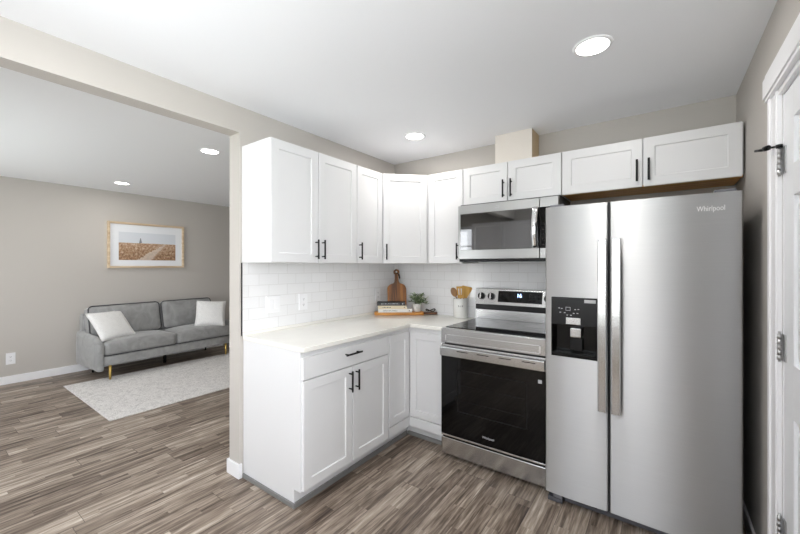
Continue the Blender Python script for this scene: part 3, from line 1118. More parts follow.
# ================================================================== RANGE
rg = thing('range', (1.32, -0.36, 0), 'stainless steel electric range with black glass oven door between cabinets and refrigerator', 'stove')
RX0, RX1 = 0.963, 1.720
k = MB()
k.box(RX0 + 0.004, RX1 - 0.004, -0.654, -0.05, 0.035, 0.915)
k.build('body', M['fridge_side'], rg)
for fx in (RX0 + 0.06, RX1 - 0.06):
    for fy in (-0.62, -0.12):
        MB().rod((fx, fy, 0.0), (fx, fy, 0.036), 0.016).build('foot', M['black_plastic'], rg)
RF = -0.700
# cooktop: steel rim and black glass
k = MB()
k.box(RX0, RX1, RF + 0.012, -0.085, 0.915, 0.9440, 0.004)
k.build('cooktop_frame', M['steel_h'], rg)
ck = MB().box(RX0 + 0.012, RX1 - 0.012, RF + 0.05, -0.10, 0.9430, 0.9480, 0.0015).build('cooktop_glass', M['black_glass'], rg)
rings = MB()
for (bx, by, br) in ((1.155, -0.50, 0.10), (1.535, -0.50, 0.085), (1.155, -0.25, 0.075), (1.535, -0.25, 0.10), (1.345, -0.22, 0.05)):
    rings.lathe([(br, 0), (br, 0.0004), (br - 0.002, 0.0004), (br - 0.002, 0)], (bx, by, 0.9479), 48)
rings.build('burner_marks', M['panel_dark'], ck)
# front control strip with inset
F_o = frame_y(0, RF + 0.010)
MB().panel(F_o, RX0, RX1, 0.840, 0.940, 0.012).build('front_trim', M['steel_h'], rg)
k = MB()
ii = (RX0 + 0.035, RX1 - 0.035, 0.850, 0.902)
for (a, b_, c, d) in ((ii[0], ii[1], ii[3] - 0.004, ii[3]), (ii[0], ii[1], ii[2], ii[2] + 0.004), (ii[0], ii[0] + 0.012, ii[2], ii[3]), (ii[1] - 0.012, ii[1], ii[2], ii[3])):
    k.fbox(F_o, a, b_, c, d, 0.0118, 0.0150, 0.001)
k.build('inset_frame', M['chrome'], rg)
# oven door
od = MB().box(RX0 + 0.002, RX1 - 0.002, RF, -0.655, 0.168, 0.828, 0.004).build('oven_door', M['steel_h'], rg)
gz = MB().box(RX0 + 0.004, RX1 - 0.004, RF - 0.005, RF + 0.001, 0.180, 0.744, 0.001).build('door_glass', M['black_glass'], od)
k = MB()
for (a, b_, c, d) in ((1.10, 1.60, 0.655, 0.66), (1.10, 1.60, 0.36, 0.365), (1.10, 1.105, 0.365, 0.655), (1.595, 1.60, 0.365, 0.655)):
    k.box(a, b_, RF - 0.0056, RF - 0.0049, c, d)
for zz in (0.44, 0.55):
    k.box(1.115, 1.585, RF - 0.0054, RF - 0.0049, zz, zz + 0.003)
k.build('oven_window', M['panel_dark'], od)
MB().box(RX0 + 0.004, RX1 - 0.004, RF - 0.006, RF + 0.001, 0.168, 0.1785, 0.001).build('door_edge', M['chrome'], od)
# flat full-width handle with slots
k = MB()
k.box(RX0 + 0.006, RX1 - 0.006, RF - 0.034, RF - 0.016, 0.750, 0.814, 0.005, 3)
for hx in (RX0 + 0.02, RX1 - 0.02):
    k.box(hx - 0.012, hx + 0.012, RF - 0.017, RF + 0.001, 0.762, 0.800, 0.002)
hd = k.build('handle', M['steel_h'], od)
for i in range(4):
    x = 1.11 + i * 0.155
    MB().box(x, x + 0.085, RF - 0.0346, RF - 0.0337, 0.792, 0.797).build('handle_slot', M['black_plastic'], od)
text_mesh('brand_mark', 'Whirlpool', 0.022, M['icon'], od, (1.335, RF - 0.0052, 0.232), ROT_MY, fit=0.085)
# small square label high on the glass
MB().box(1.668, 1.692, RF - 0.0058, RF - 0.0049, 0.668, 0.690).build('sticker', M['icon'], od)
# lower drawer
MB().box(RX0 + 0.002, RX1 - 0.002, RF - 0.002, -0.655, 0.034, 0.153, 0.004).build('drawer', M['steel_h'], rg)
MB().box(RX0 + 0.01, RX1 - 0.01, -0.69, -0.655, 0.1535, 0.1655).build('drawer_gap', M['black_plastic'], rg)
# backguard
k = MB()
k.box(RX0, RX1, -0.085, -0.012, 0.9445, 1.026, 0.002)
k.build('backguard', M['steel_h'], rg)
MB().box(RX0, RX1, -0.078, -0.012, 1.0265, 1.0695).build('vent_slot', M['black_plastic'], rg)
cpn = [(RX0, -0.100, 1.070), (RX0, -0.012, 1.070), (RX0, -0.012, 1.204), (RX0, -0.070, 1.204)]
cpo = MB().extrude(cpn, (RX1 - RX0, 0, 0), 0.004).build('control_panel', M['steel_h'], rg)
# sloped control face
sl_n = Vector((0, -(1.212 - 1.080), -0.030)).normalized()
sl_n = Vector((0, -0.975, 0.2216)).normalized()


def cpt(x, s, n=0.0):
    """Point on the sloped control face: s = 0 bottom .. 1 top."""
    p = Vector((x, -0.100, 1.070)).lerp(Vector((x, -0.070, 1.204)), s)
    return p + sl_n * n


def cface(mb, xa, xb, sa, sb, n0, n1, bev=0.0):
    return mb.extrude([cpt(xa, sa, n0), cpt(xb, sa, n0), cpt(xb, sb, n0), cpt(xa, sb, n0)], sl_n * (n1 - n0), bev)


dsp = cface(MB(), 1.172, 1.535, 0.20, 0.88, -0.002, 0.003, 0.001).build('display', M['black_glass'], rg)
rot_cp = Matrix.Rotation(R(90 - 12.8), 4, 'X')
text_mesh('clock_digits', '16', 0.042, M['led'], dsp, cpt(1.352, 0.62, 0.0032), rot_cp)
keys = []
for i in range(4):
    keys.append((1.190 + i * 0.028, 1.203 + i * 0.028, 0.55, 0.66))
    keys.append((1.312 + i * 0.024, 1.320 + i * 0.024, 0.28, 0.33))
for i in range(3):
    for j in range(3):
        keys.append((1.435 + i * 0.034, 1.446 + i * 0.034, 0.30 + j * 0.18, 0.36 + j * 0.18))
for (xa_, xb2, sa, sb) in keys:
    cface(MB(), xa_, xb2, sa, sb, 0.0028, 0.0036).build('touch_key', M['panel_dark'], dsp)

for kx in (1.022, 1.112, 1.580, 1.668):
    c0 = cpt(kx, 0.52, 0.0)
    kn = MB().rod(c0, c0 + sl_n * 0.020, 0.031, 0.028, 28, 0.003).build('knob', M['black_plastic'], rg)
    q = MB()
    up = Vector((0, 0.2216, 0.975))
    a = c0 + sl_n * 0.0195
    q.extrude([a + Vector((-0.0065, 0, 0)) - up * 0.026, a + Vector((0.0065, 0, 0)) - up * 0.026, a + Vector((0.0065, 0, 0)) + up * 0.026, a + Vector((-0.0065, 0, 0)) + up * 0.026], sl_n * 0.014, 0.002)
    q.build('grip', M['steel_h'], kn)

# ================================================================== MICROWAVE
mw = thing('microwave', (1.32, -0.2, 1.43), 'stainless over-the-range microwave with dark glass door under the short wall cabinet', 'microwave')
MX0, MX1, MY = 0.957, 1.7265, -0.41
MB().box(MX0, MX1, MY + 0.045, -0.009, 1.432, 1.8845).build('body', M['fridge_side'], mw)
XS = 1.600
md = MB().box(MX0, XS - 0.0015, MY, MY + 0.044, 1.450, 1.872, 0.003).build('door', M['steel_mw'], mw)
MB().box(MX0 + 0.022, XS - 0.0016, MY - 0.003, MY + 0.001, 1.520, 1.805, 0.001).build('door_glass', M['dark_glass'], md)
k = MB()
hp = []
for i in range(13):
    f = i / 12.0
    hp.append((1.575, MY - 0.018 - 0.030 * math.sin(math.pi * f), 1.525 + 0.285 * f))
pf = [(p[1], p[2]) for p in hp]
b2 = bmesh.new()
ra, rb = [], []
for (yy, zz) in pf:
    ra.append([b2.verts.new((x, yy + dy, zz)) for x, dy in ((1.552, 0.004), (1.560, -0.008), (1.580, -0.010), (1.594, -0.004), (1.594, 0.006), (1.552, 0.008))])
for A, B in zip(ra, ra[1:]):
    for j in range(6):
        b2.faces.new((A[j], A[(j + 1) % 6], B[(j + 1) % 6], B[j]))
b2.faces.new(ra[0])
b2.faces.new(ra[-1])
bmesh.ops.recalc_face_normals(b2, faces=b2.faces)
k._merge(b2, True)
k.box(1.557, 1.589, MY - 0.018, MY, 1.527, 1.545)
k.box(1.557, 1.589, MY - 0.018, MY, 1.790, 1.808)
k.build('handle', M['chrome'], md)
# small swirl emblem on the top rail
sw = []
for i in range(15):
    a = R(200 + i * 20)
    sw.append((1.285 + 0.017 * math.cos(a), MY - 0.0008, 1.838 + 0.008 * math.sin(a)))
MB().tube(sw, 0.0012, 6).build('emblem', M['icon'], md)
mc = MB().box(XS + 0.0015, MX1, MY, MY + 0.044, 1.450, 1.872, 0.003).build('control_column', M['steel_mw'], mw)
MB().box(XS + 0.0016, MX1 - 0.022, MY - 0.003, MY + 0.001, 1.520, 1.805, 0.001).build('control_panel', M['black_glass'], mc)
for i in range(3):
    for j in range(5):
        MB().box(1.618 + i * 0.030, 1.632 + i * 0.030, MY - 0.0036, MY - 0.0029, 1.54 + j * 0.035, 1.549 + j * 0.035).build('touch_key', M['panel_dark'], mc)
MB().box(MX0 + 0.008, MX1 - 0.008, MY + 0.006, MY + 0.045, 1.4285, 1.4498, 0.002).build('vent_grille', M['black_plastic'], mw)

# ================================================================== REFRIGERATOR
fr = thing('refrigerator', (2.17, -0.4, 0), 'tall stainless steel side-by-side refrigerator with ice and water dispenser', 'refrigerator')
FX0, FX1, FXS = 1.729, 2.6145, 2.0665
FY = -0.7756
ZT, ZB = 1.743, 0.060
MB().box(FX0 + 0.012, FX1 - 0.006, FY + 0.075, -0.03, 0.03, 1.731).build('cabinet', M['fridge_side'], fr)
# freezer door: four steel panels around the dispenser recess
DX0, DX1, DZ0, DZ1 = 1.765, 2.012, 0.872, 1.216


def bow(xa, xb, x0, x1, depth=0.007, n=22):
    # front edge points from x0 to x1 of a door spanning xa..xb, bowed outwards by depth
    pts = []
    for i in range(n + 1):
        x = x0 + (x1 - x0) * i / n
        u = 2 * (x - xa) / (xb - xa) - 1
        pts.append((x, FY + depth * u * u - 0.002))
    return pts


fa, fb = FX0, FXS - 0.004
k = MB()
full = [(fa, FY + 0.07), (fa, FY + 0.012)] + bow(fa, fb, fa + 0.006, fb - 0.006) + [(fb, FY + 0.012), (fb, FY + 0.07)]
k.prism(full, DZ1, ZT)
k.prism(full, ZB, DZ0)
k.prism([(fa, FY + 0.07), (fa, FY + 0.012)] + bow(fa, fb, fa + 0.006, DX0, n=4) + [(DX0, FY + 0.07)], DZ0, DZ1)
k.prism([(DX1, FY + 0.07)] + bow(fa, fb, DX1, fb - 0.006, n=5) + [(fb, FY + 0.012), (fb, FY + 0.07)], DZ0, DZ1)
bmesh.ops.remove_doubles(k.bm, verts=k.bm.verts, dist=0.0001)
fd = k.build('freezer_door', M['steel'], fr)
# dispenser
dp = MB()
dp.box(DX0, DX1, FY + 0.062, FY + 0.069, DZ0, DZ1)
dp.box(DX0, DX0 + 0.006, FY - 0.002, FY + 0.062, DZ0, 1.10)
dp.box(DX1 - 0.006, DX1, FY - 0.002, FY + 0.062, DZ0, 1.10)
dp.box(DX0 + 0.006, DX1 - 0.006, FY - 0.002, FY + 0.062, DZ0, DZ0 + 0.018)
ds = dp.build('dispenser', M['black_glass'], fr)
ds['label'] = 'black ice and water dispenser recess'
MB().box(DX0, DX1, FY - 0.004, FY + 0.060, 1.055, DZ1, 0.004).build('control_panel', M['panel_dark'], ds)
k = MB()
for (a, b_, c, d) in ((1.846, 1.872, 1.158, 1.160), (1.846, 1.872, 1.140, 1.142), (1.846, 1.848, 1.140, 1.160), (1.870, 1.872, 1.140, 1.160)):
    k.box(a, b_, FY - 0.0047, FY - 0.0039, c, d)
for (x, z) in ((1.806, 1.15), (1.82, 1.148), (1.812, 1.126), (1.836, 1.125), (1.893, 1.146), (1.91, 1.148), (1.885, 1.124), (1.905, 1.125), (1.85, 1.112), (1.87, 1.112)):
    k.box(x, x + 0.009, FY - 0.0047, FY - 0.0039, z, z + 0.004)
k.build('panel_icons', M['icon'], ds)
MB().box(1.945, 2.004, FY - 0.0047, FY - 0.0039, 1.188, 1.206).build('sticker', M['icon'], ds)
MB().box(1.848, 1.928, FY - 0.014, FY - 0.002, 1.062, 1.102, 0.003).build('spout', M['steel_h'], ds)
MB().box(1.866, 1.926, FY + 0.012, FY + 0.060, 0.985, 1.040, 0.006).build('paddle', M['steel_h'], ds)
MB().box(1.862, 1.93, FY + 0.035, FY + 0.061, 0.905, 0.980, 0.004).build('lever', M['panel_dark'], ds)
MB().box(DX0 + 0.01, DX1 - 0.01, FY - 0.001, FY + 0.055, DZ0 + 0.0185, DZ0 + 0.025, 0.001).build('drip_tray', M['panel_dark'], ds)
# fresh food door
k = MB()
ra_, rb_ = FXS + 0.004, FX1
k.prism([(ra_, FY + 0.07), (ra_, FY + 0.012)] + bow(ra_, rb_, ra_ + 0.006, rb_ - 0.006, n=34) + [(rb_, FY + 0.012), (rb_, FY + 0.07)], ZB, ZT)
rd = k.build('refrigerator_door', M['steel'], fr)
text_mesh('brand_mark', 'Whirlpool', 0.036, M['logo'], rd, (2.498, FY - 0.0012, 1.668), ROT_MY, fit=0.105)
MB().box(FXS - 0.0035, FXS + 0.0035, FY + 0.012, FY + 0.07, ZB, ZT).build('door_gasket', M['black_plastic'], fr)


def fridge_handle(xc, parent):
    k = MB()
    n = 16
    b2 = bmesh.new()
    ringz = []
    for i in range(n + 1):
        f = i / n
        z = 0.612 + 0.928 * f
        bow = 0.012 * math.sin(math.pi * f)
        yf = FY - 0.048 - bow
        hw = 0.022
        ringz.append([b2.verts.new(p) for p in ((xc - hw, yf + 0.016, z), (xc - hw, yf + 0.003, z), (xc - hw + 0.005, yf, z), (xc + hw - 0.005, yf, z), (xc + hw, yf + 0.003, z), (xc + hw, yf + 0.016, z))])
    for A, B in zip(ringz, ringz[1:]):
        for j in range(6):
            b2.faces.new((A[j], A[(j + 1) % 6], B[(j + 1) % 6], B[j]))
    b2.faces.new(ringz[0])
    b2.faces.new(ringz[-1])
    bmesh.ops.recalc_face_normals(b2, faces=b2.faces)
    k._merge(b2)
    for z in (0.64, 1.50):
        k.box(xc - 0.014, xc + 0.014, FY - 0.040, FY, z - 0.022, z + 0.022, 0.003)
    k.build('handle', M['steel_h'], parent)


fridge_handle(2.040, fd)
fridge_handle(2.106, rd)
# hinge covers on top, kick grille and front feet
for (a, b_) in ((FX0 + 0.02, FX0 + 0.10), (FX1 - 0.10, FX1 - 0.02)):
    MB().box(a, b_, FY + 0.03, FY + 0.15, 1.7435, 1.760, 0.004).build('hinge_cover', M['gray_plastic'], fr)
kg = MB()
kg.box(FX0 + 0.10, FX1 - 0.02, FY + 0.042, FY + 0.074, 0.012, 0.056, 0.003)
g_ = kg.build('kick_grille', M['grille'], fr)
MB().box(FX0 + 0.16, FXS - 0.06, FY + 0.040, FY + 0.043, 0.034, 0.046).build('vent_slot', M['black_plastic'], g_)
for (a, b_) in ((FX0 + 0.012, FX0 + 0.095),):
    MB().box(a, b_, FY + 0.012, FY + 0.074, 0.006, 0.030, 0.003).build('foot_cover', M['grille'], fr)
    MB().box(a + 0.03, b_, FY + 0.014, FY + 0.074, 0.031, 0.058, 0.002).build('hinge_bracket', M['gray_plastic'], fr)
for fx in (FX0 + 0.05, FX1 - 0.06):
    for fy in (FY + 0.14, -0.1):
        MB().rod((fx, fy, 0.0), (fx, fy, 0.032), 0.02).build('foot', M['black_plastic'], fr)


# ================================================================== DOWNLIGHTS
def downlight(x, y, label, r=0.072, power=1.0):
    t = thing('recessed_light', (x, y, CEIL), label, 'ceiling light', 'recessed ceiling lights')
    MB().lathe([(r + 0.016, 0.0), (r + 0.014, -0.005), (r + 0.002, -0.007), (r, -0.003), (r, 0.0)], (x, y, CEIL - 0.0003), 40).build('trim_ring', M['trim'], t)
    MB().lathe([(0.0, -0.004), (r, -0.004), (r, -0.001), (0.0, -0.001)], (x, y, CEIL), 40).build('lens', M['lens'], t)
    l = bpy.data.lights.new('lamp', 'AREA')
    l.shape = 'DISK'
    l.size = 0.13
    l.energy = DOWNLIGHT_W * power
    l.color = (1.0, 0.97, 0.93)
    o = bpy.data.objects.new('lamp', l)
    COL.objects.link(o)
    o.parent = t
    o.location = (0, 0, -0.012)
    return t


downlight(2.031, -1.096, 'recessed ceiling light nearest the refrigerator')
downlight(0.650, -0.585, 'recessed ceiling light above the corner wall cabinet')
downlight(-1.122, -1.386, 'recessed living room ceiling light nearest the dividing wall')
downlight(-3.37, -1.404, 'recessed living room ceiling light nearest the sofa wall')
downlight(0.72, -2.75, 'added kitchen fill downlight beside the header, behind the camera', power=0.7)  # this and the next three are added out of view to brighten the floor
downlight(1.95, -3.3, 'added kitchen fill downlight between the windows, behind the camera', power=2.4)
downlight(-1.087, -3.5, 'added living room fill downlight near the header, behind the camera')
downlight(-3.36, -3.5, 'added living room fill downlight near the front window, behind the camera')

# ================================================================== THINGS ON THE WORKTOP
# serving tray board across the corner (its own local frame: x along the board, y towards the corner)
p0 = Vector((0.088, -0.440, TOPA + 0.0005))
ang = R(38)
tr = thing('serving_board', p0, 'long golden wooden serving board with dark handle lying across the worktop corner', 'serving board', local=True, rz=ang)


def rrect(x0, x1, y0, y1, r, n=6):
    pts = []
    for cx_, cy_, a0 in ((x1 - r, y0 + r, -90), (x1 - r, y1 - r, 0), (x0 + r, y1 - r, 90), (x0 + r, y0 + r, 180)):
        for i in range(n + 1):
            a = R(a0 + 90 * i / n)
            pts.append((cx_ + r * math.cos(a), cy_ + r * math.sin(a)))
    return pts


TZ = 0.028
MB().prism(rrect(0.0, 0.480, 0.0, 0.115, 0.035), 0.0, TZ, 0.004).build('board', M['acacia'], tr)
hb = MB().prism(rrect(0.478, 0.610, 0.028, 0.082, 0.02), 0.004, TZ - 0.003, 0.004).build('handle', M['walnut_dark'], tr)
hb['label'] = 'dark brown handle end'
k = MB()
loop = []
for i in range(25):
    a = 2 * math.pi * i / 24
    loop.append((0.545 + 0.044 * math.cos(a), 0.055 + 0.024 * math.sin(a), TZ + 0.005 + 0.010 * (1 + math.sin(2 * a + 0.6))))
k.tube(loop, 0.0052, 8)
k.build('cord', M['leather'], hb)['label'] = 'dark leather cord loop'


def to_w(x, y, z):
    return p0 + Vector((x * math.cos(ang) - y * math.sin(ang), x * math.sin(ang) + y * math.cos(ang), z))


# stacked books
bz = TZ + 0.0005
books = [('cover_white', 0.325, 0.104, 0.031, 0.188, 'white book at the bottom of the stack on the serving board'),
         ('cover_cream', 0.276, 0.102, 0.033, 0.160, 'cream book in the middle of the stack on the serving board'),
         ('cover_black', 0.268, 0.100, 0.033, 0.150, 'black book on top of the stack on the serving board')]
for i, (cv, w, d, h, xc, lab) in enumerate(books):
    b_ = thing('book', to_w(xc + 0.012, 0.056, bz), lab, 'book', 'books stacked on the serving board', local=True, rz=ang + R((0, 1.5, -1.0)[i]))
    k = MB()
    k.box(-w / 2, w / 2, -d / 2, d / 2, 0, 0.003, 0.001)
    k.box(-w / 2, w / 2, -d / 2, d / 2, h - 0.003, h, 0.001)
    k.box(-w / 2, w / 2, -d / 2, -d / 2 + 0.004, 0.002, h - 0.002, 0.001)
    cvr = k.build('cover', M[cv], b_)
    MB().box(-w / 2 + 0.004, w / 2 - 0.004, -d / 2 + 0.0045, d / 2 - 0.004, 0.0032, h - 0.0032).build('pages', M['paper'], b_)
    k = MB()
    rnd = random.Random(i + 3)
    x = -w * 0.36
    end = (0.02, -0.02, w * 0.30)[i]
    while x < end:
        c_ = rnd.uniform(0.004, 0.011)
        k.box(x, x + c_, -d / 2 - 0.0004, -d / 2 + 0.0006, h * 0.40, h * 0.40 + rnd.uniform(0.004, 0.008))
        x += c_ + rnd.uniform(0.002, 0.005)
    k.build('spine_title', M['icon'] if i == 2 else M['ink'], cvr)
    MB().box(w * 0.40, w * 0.43, -d / 2 - 0.0004, -d / 2 + 0.0006, h * 0.36, h * 0.66).build('spine_mark', M['icon'] if i == 2 else M['ink'], cvr)
    bz += h + 0.0004

# paddle cutting board leaning in the corner (local: x across, z up, then tilted)
cbd = thing('cutting_board', (0.139, -0.139, TOPA + 0.0025), 'striped walnut paddle cutting board with round handle leaning in the tiled corner', 'cutting board', local=True, rz=R(45))
cbd.rotation_euler = (R(-8.5), 0, R(45))
outline = []
hw = 0.096
for (x, z) in ((hw, 0.0), (hw, 0.235)):
    outline.append((x, z))
for i in range(1, 8):
    a = R(90 * i / 8)
    outline.append((0.046 + (hw - 0.046) * math.cos(a), 0.235 + 0.055 * math.sin(a)))
outline += [(0.030, 0.298), (0.021, 0.315), (0.018, 0.345), (0.018, 0.385)]
for i in range(0, 11):
    a = R(-35 + 250 * i / 10)
    outline.append((0.030 * math.cos(a), 0.412 + 0.030 * math.sin(a)))
half = [p for p in outline if p[0] >= 0]
left = [(-x, z) for (x, z) in reversed([p for p in outline[:13] if p[0] > 0])]
ol = [(x, z) for (x, z) in outline] + left
k = MB()
# flat outline with a hole: build as ring strips around the hole plus body
b2 = bmesh.new()
T = 0.018
hole = [(0.0105 * math.cos(2 * math.pi * i / 16), 0.414 + 0.0105 * math.sin(2 * math.pi * i / 16)) for i in range(16)]
lo, hi = [], []
ev = []
for pts in (ol, hole):
    vs_ = [b2.verts.new((x, -T / 2, z)) for x, z in pts]
    es = [b2.edges.new((vs_[i], vs_[(i + 1) % len(vs_)])) for i in range(len(vs_))]
    ev += es
bmesh.ops.triangle_fill(b2, use_beauty=True, use_dissolve=False, edges=ev)
fs = b2.faces[:]
ext = bmesh.ops.extrude_face_region(b2, geom=fs)
for v in [g for g in ext['geom'] if isinstance(g, bmesh.types.BMVert)]:
    v.co.y += T
bmesh.ops.recalc_face_normals(b2, faces=b2.faces)
k._merge(b2)
cbm = k.build('board', M['walnut'], cbd)
k = MB()
strap = [(0.0, -0.012, 0.404), (0.012, -0.016, 0.400), (0.026, -0.017, 0.385), (0.032, -0.016, 0.355), (0.030, -0.015, 0.335), (0.026, -0.016, 0.352), (0.018, -0.017, 0.385), (0.004, -0.012, 0.402)]
k.tube(strap, 0.0042, 8)
k.build('strap', M['leather'], cbd)['label'] = 'black leather hanging strap'

# potted plant
pp = to_w(0.412, 0.068, TZ + 0.0005)
pl = thing('potted_plant', pp, 'small leafy green plant in a speckled white pot beside the books', 'plant', local=True)
MB().lathe([(0.0, 0), (0.030, 0), (0.036, 0.006), (0.041, 0.038), (0.0415, 0.078), (0.0385, 0.080), (0.037, 0.072), (0.0, 0.070)], (0, 0, 0), 28).build('pot', M['pot'], pl)
MB().lathe([(0.0, 0.074), (0.0365, 0.072)], (0, 0, 0), 20).build('soil', M['soil'], pl)
rnd = random.Random(11)
stems, leaves, leaves2 = MB(), MB(), MB()


def leaf(mb, c, d, L, W):
    d = Vector(d).normalized()
    s = d.cross(Vector((0, 0, 1)))
    s = s.normalized() if s.length > 1e-3 else Vector((1, 0, 0))
    nrm = s.cross(d)
    b = bmesh.new()
    c = Vector(c)
    pts = [c, c + d * L * 0.3 + s * W * 0.5 + nrm * L * 0.03, c + d * L * 0.7 + s * W * 0.42 + nrm * L * 0.02, c + d * L - nrm * L * 0.1,
           c + d * L * 0.7 - s * W * 0.42 + nrm * L * 0.02, c + d * L * 0.3 - s * W * 0.5 + nrm * L * 0.03, c + d * L * 0.5 - nrm * L * 0.05]
    v = [b.verts.new(p) for p in pts]
    for i in range(6):
        b.faces.new((v[i], v[(i + 1) % 6], v[6]))
    ex = bmesh.ops.extrude_face_region(b, geom=b.faces[:])
    for g in ex['geom']:
        if isinstance(g, bmesh.types.BMVert):
            g.co += nrm * 0.0008
    bmesh.ops.recalc_face_normals(b, faces=b.faces)
    mb._merge(b, False)


def keep(p):
    # the crown bends away from the tiled wall behind it
    w = pp + Vector(p)
    if w.y > -0.03:
        w.y = -0.03 - (w.y + 0.03) * 0.35
    if w.x < 0.03:
        w.x = 0.03
    return w - pp


for i in range(38):
    a = rnd.uniform(0, 2 * math.pi)
    sp = rnd.uniform(0.01, 0.105)
    tip = keep((math.cos(a) * sp, math.sin(a) * sp, rnd.uniform(0.120, 0.225) - sp * 0.65))
    base = Vector((math.cos(a) * 0.014, math.sin(a) * 0.014, 0.072))
    mid = (base + tip) / 2 + Vector((0, 0, 0.018))
    stems.tube([base, mid, tip], [0.0018, 0.0014, 0.0009], 5)
    for j in range(8):
        f = 0.32 + 0.68 * j / 7
        c = base.lerp(mid, f * 2) if f < 0.5 else mid.lerp(tip, f * 2 - 1)
        b_a = a + rnd.uniform(-1.7, 1.7)
        yy = math.sin(b_a)
        leaf(leaves if rnd.random() < 0.6 else leaves2, c, (math.cos(b_a), yy * (0.4 if yy > 0 else 1), rnd.uniform(-0.1, 0.9)), rnd.uniform(0.022, 0.036), rnd.uniform(0.012, 0.018))
stems.build('stems', M['stem'], pl)
fo = leaves.build('foliage', M['leaf'], pl)
leaves2.build('foliage', M['leaf_pale'], pl)['label'] = 'paler leaves'

# utensil crock and utensils
CX, CY = 0.813, -0.078
cr_ = thing('utensil_crock', (CX, CY, TOPA + 0.0005), 'white ceramic utensil crock on the worktop left of the range', 'crock', local=True)
MB().lathe([(0.0, 0), (0.060, 0), (0.0645, 0.004), (0.0655, 0.08), (0.0655, 0.174), (0.0635, 0.178), (0.0605, 0.174), (0.0595, 0.010), (0.0, 0.008)], (0, 0, 0), 48).build('jar', M['ceramic'], cr_)
k = MB()
for (a, hgt, w_) in ((-78, 0.016, 0.004), (-66, 0.014, 0.004), (-52, 0.016, 0.003), (-46, 0.016, 0.003)):
    ca, sa = math.cos(R(a)), math.sin(R(a))
    tx, ty = -sa, ca
    rr_ = 0.0652
    q = [(ca * rr_ - tx * w_ / 2, sa * rr_ - ty * w_ / 2, 0.103), (ca * rr_ + tx * w_ / 2, sa * rr_ + ty * w_ / 2, 0.103), (ca * rr_ + tx * w_ / 2, sa * rr_ + ty * w_ / 2, 0.103 + hgt), (ca * rr_ - tx * w_ / 2, sa * rr_ - ty * w_ / 2, 0.103 + hgt)]
    k.extrude(q, (ca * 0.0012, sa * 0.0012, 0))
k.build('lettering', M['ink'], cr_)
rgt = Vector((0.8035, 0.5953, 0))      # across the view, for leaning directions
dep = Vector((-0.5953, 0.8035, 0))
base_c = Vector((CX, CY, TOPA + 0.012))


def utensil(name, label, foot, top, mtl, build_head):
    t = thing(name, base_c + foot, label, 'utensil', 'wooden utensils in the white crock', local=True)
    d = (base_c + top) - (base_c + foot)
    MB().tube([(0, 0, 0), d * 0.5, d], [0.0055, 0.005, 0.006], 8).build('shaft', M[mtl], t)
    hd_ = MB()
    build_head(hd_, d)
    hd_.build('head', M[mtl], t)
    return t


def spoon_head(mb, d):
    ax = d.normalized()
    sd = (rgt - ax * rgt.dot(ax)).normalized()
    nr = ax.cross(sd)
    b = bmesh.new()
    bmesh.ops.create_uvsphere(b, u_segments=20, v_segments=12, radius=1.0)
    c = d + ax * 0.034
    for v in b.verts:
        q = v.co.copy()
        dz = -0.006 * (1 - min(1, q.x ** 2 + q.z ** 2)) if q.y > 0 else 0
        v.co = c + sd * q.x * 0.029 + ax * q.z * 0.044 + nr * (q.y * 0.007 + dz)
    mb._merge(b, True)


def flat_head(L, w0, w1, slots=0, skew=0.0):
    def f(mb, d):
        ax = d.normalized()
        sd = (rgt - ax * rgt.dot(ax)).normalized()
        nr = ax.cross(sd)
        c = d - ax * 0.004
        n = 2 * slots + 1
        edges0 = [-w0 + 2 * w0 * i / n for i in range(n + 1)]
        edges1 = [-w1 + 2 * w1 * i / n for i in range(n + 1)]

        def P(s0, s1, tt):
            s = s0 + (s1 - s0) * tt
            return c + ax * (L * tt + skew * s) + sd * s - nr * 0.003
        for i in range(n):
            segs = [(0.0, 1.0)] if i % 2 == 0 else [(0.0, 0.28), (0.82, 1.0)]
            for (a, b_) in segs:
                mb.extrude([P(edges0[i], edges1[i], a), P(edges0[i + 1], edges1[i + 1], a), P(edges0[i + 1], edges1[i + 1], b_), P(edges0[i], edges1[i], b_)], nr * 0.006)
        bmesh.ops.remove_doubles(mb.bm, verts=mb.bm.verts, dist=0.0004)
    return f


utensil('wooden_spoon', 'brown wooden spoon tilting left in the white crock', rgt * 0.030 - dep * 0.012, rgt * -0.046 + dep * 0.0 + Vector((0, 0, 0.190)), 'spoon', spoon_head)
utensil('wooden_spatula', 'wide pale bamboo spatula tilting right in the white crock', rgt * -0.028 + dep * 0.016, rgt * 0.034 + dep * 0.012 + Vector((0, 0, 0.172)), 'bamboo', flat_head(0.110, 0.024, 0.050, 0, 0.12))
utensil('slotted_turner', 'slotted bamboo turner standing upright in the white crock', rgt * 0.004 - dep * 0.030, rgt * -0.004 - dep * 0.020 + Vector((0, 0, 0.172)), 'bamboo', flat_head(0.108, 0.024, 0.032, 2, 0.0))

# ================================================================== LIVING ROOM
rug = MB().box(-3.42, -1.800, -1.96, 0.55, 0.0005, 0.011, 0.004).build('area_rug', M['rug'])
tag(rug, 'pale cream patterned area rug on the plank floor in front of the sofa', 'rug')

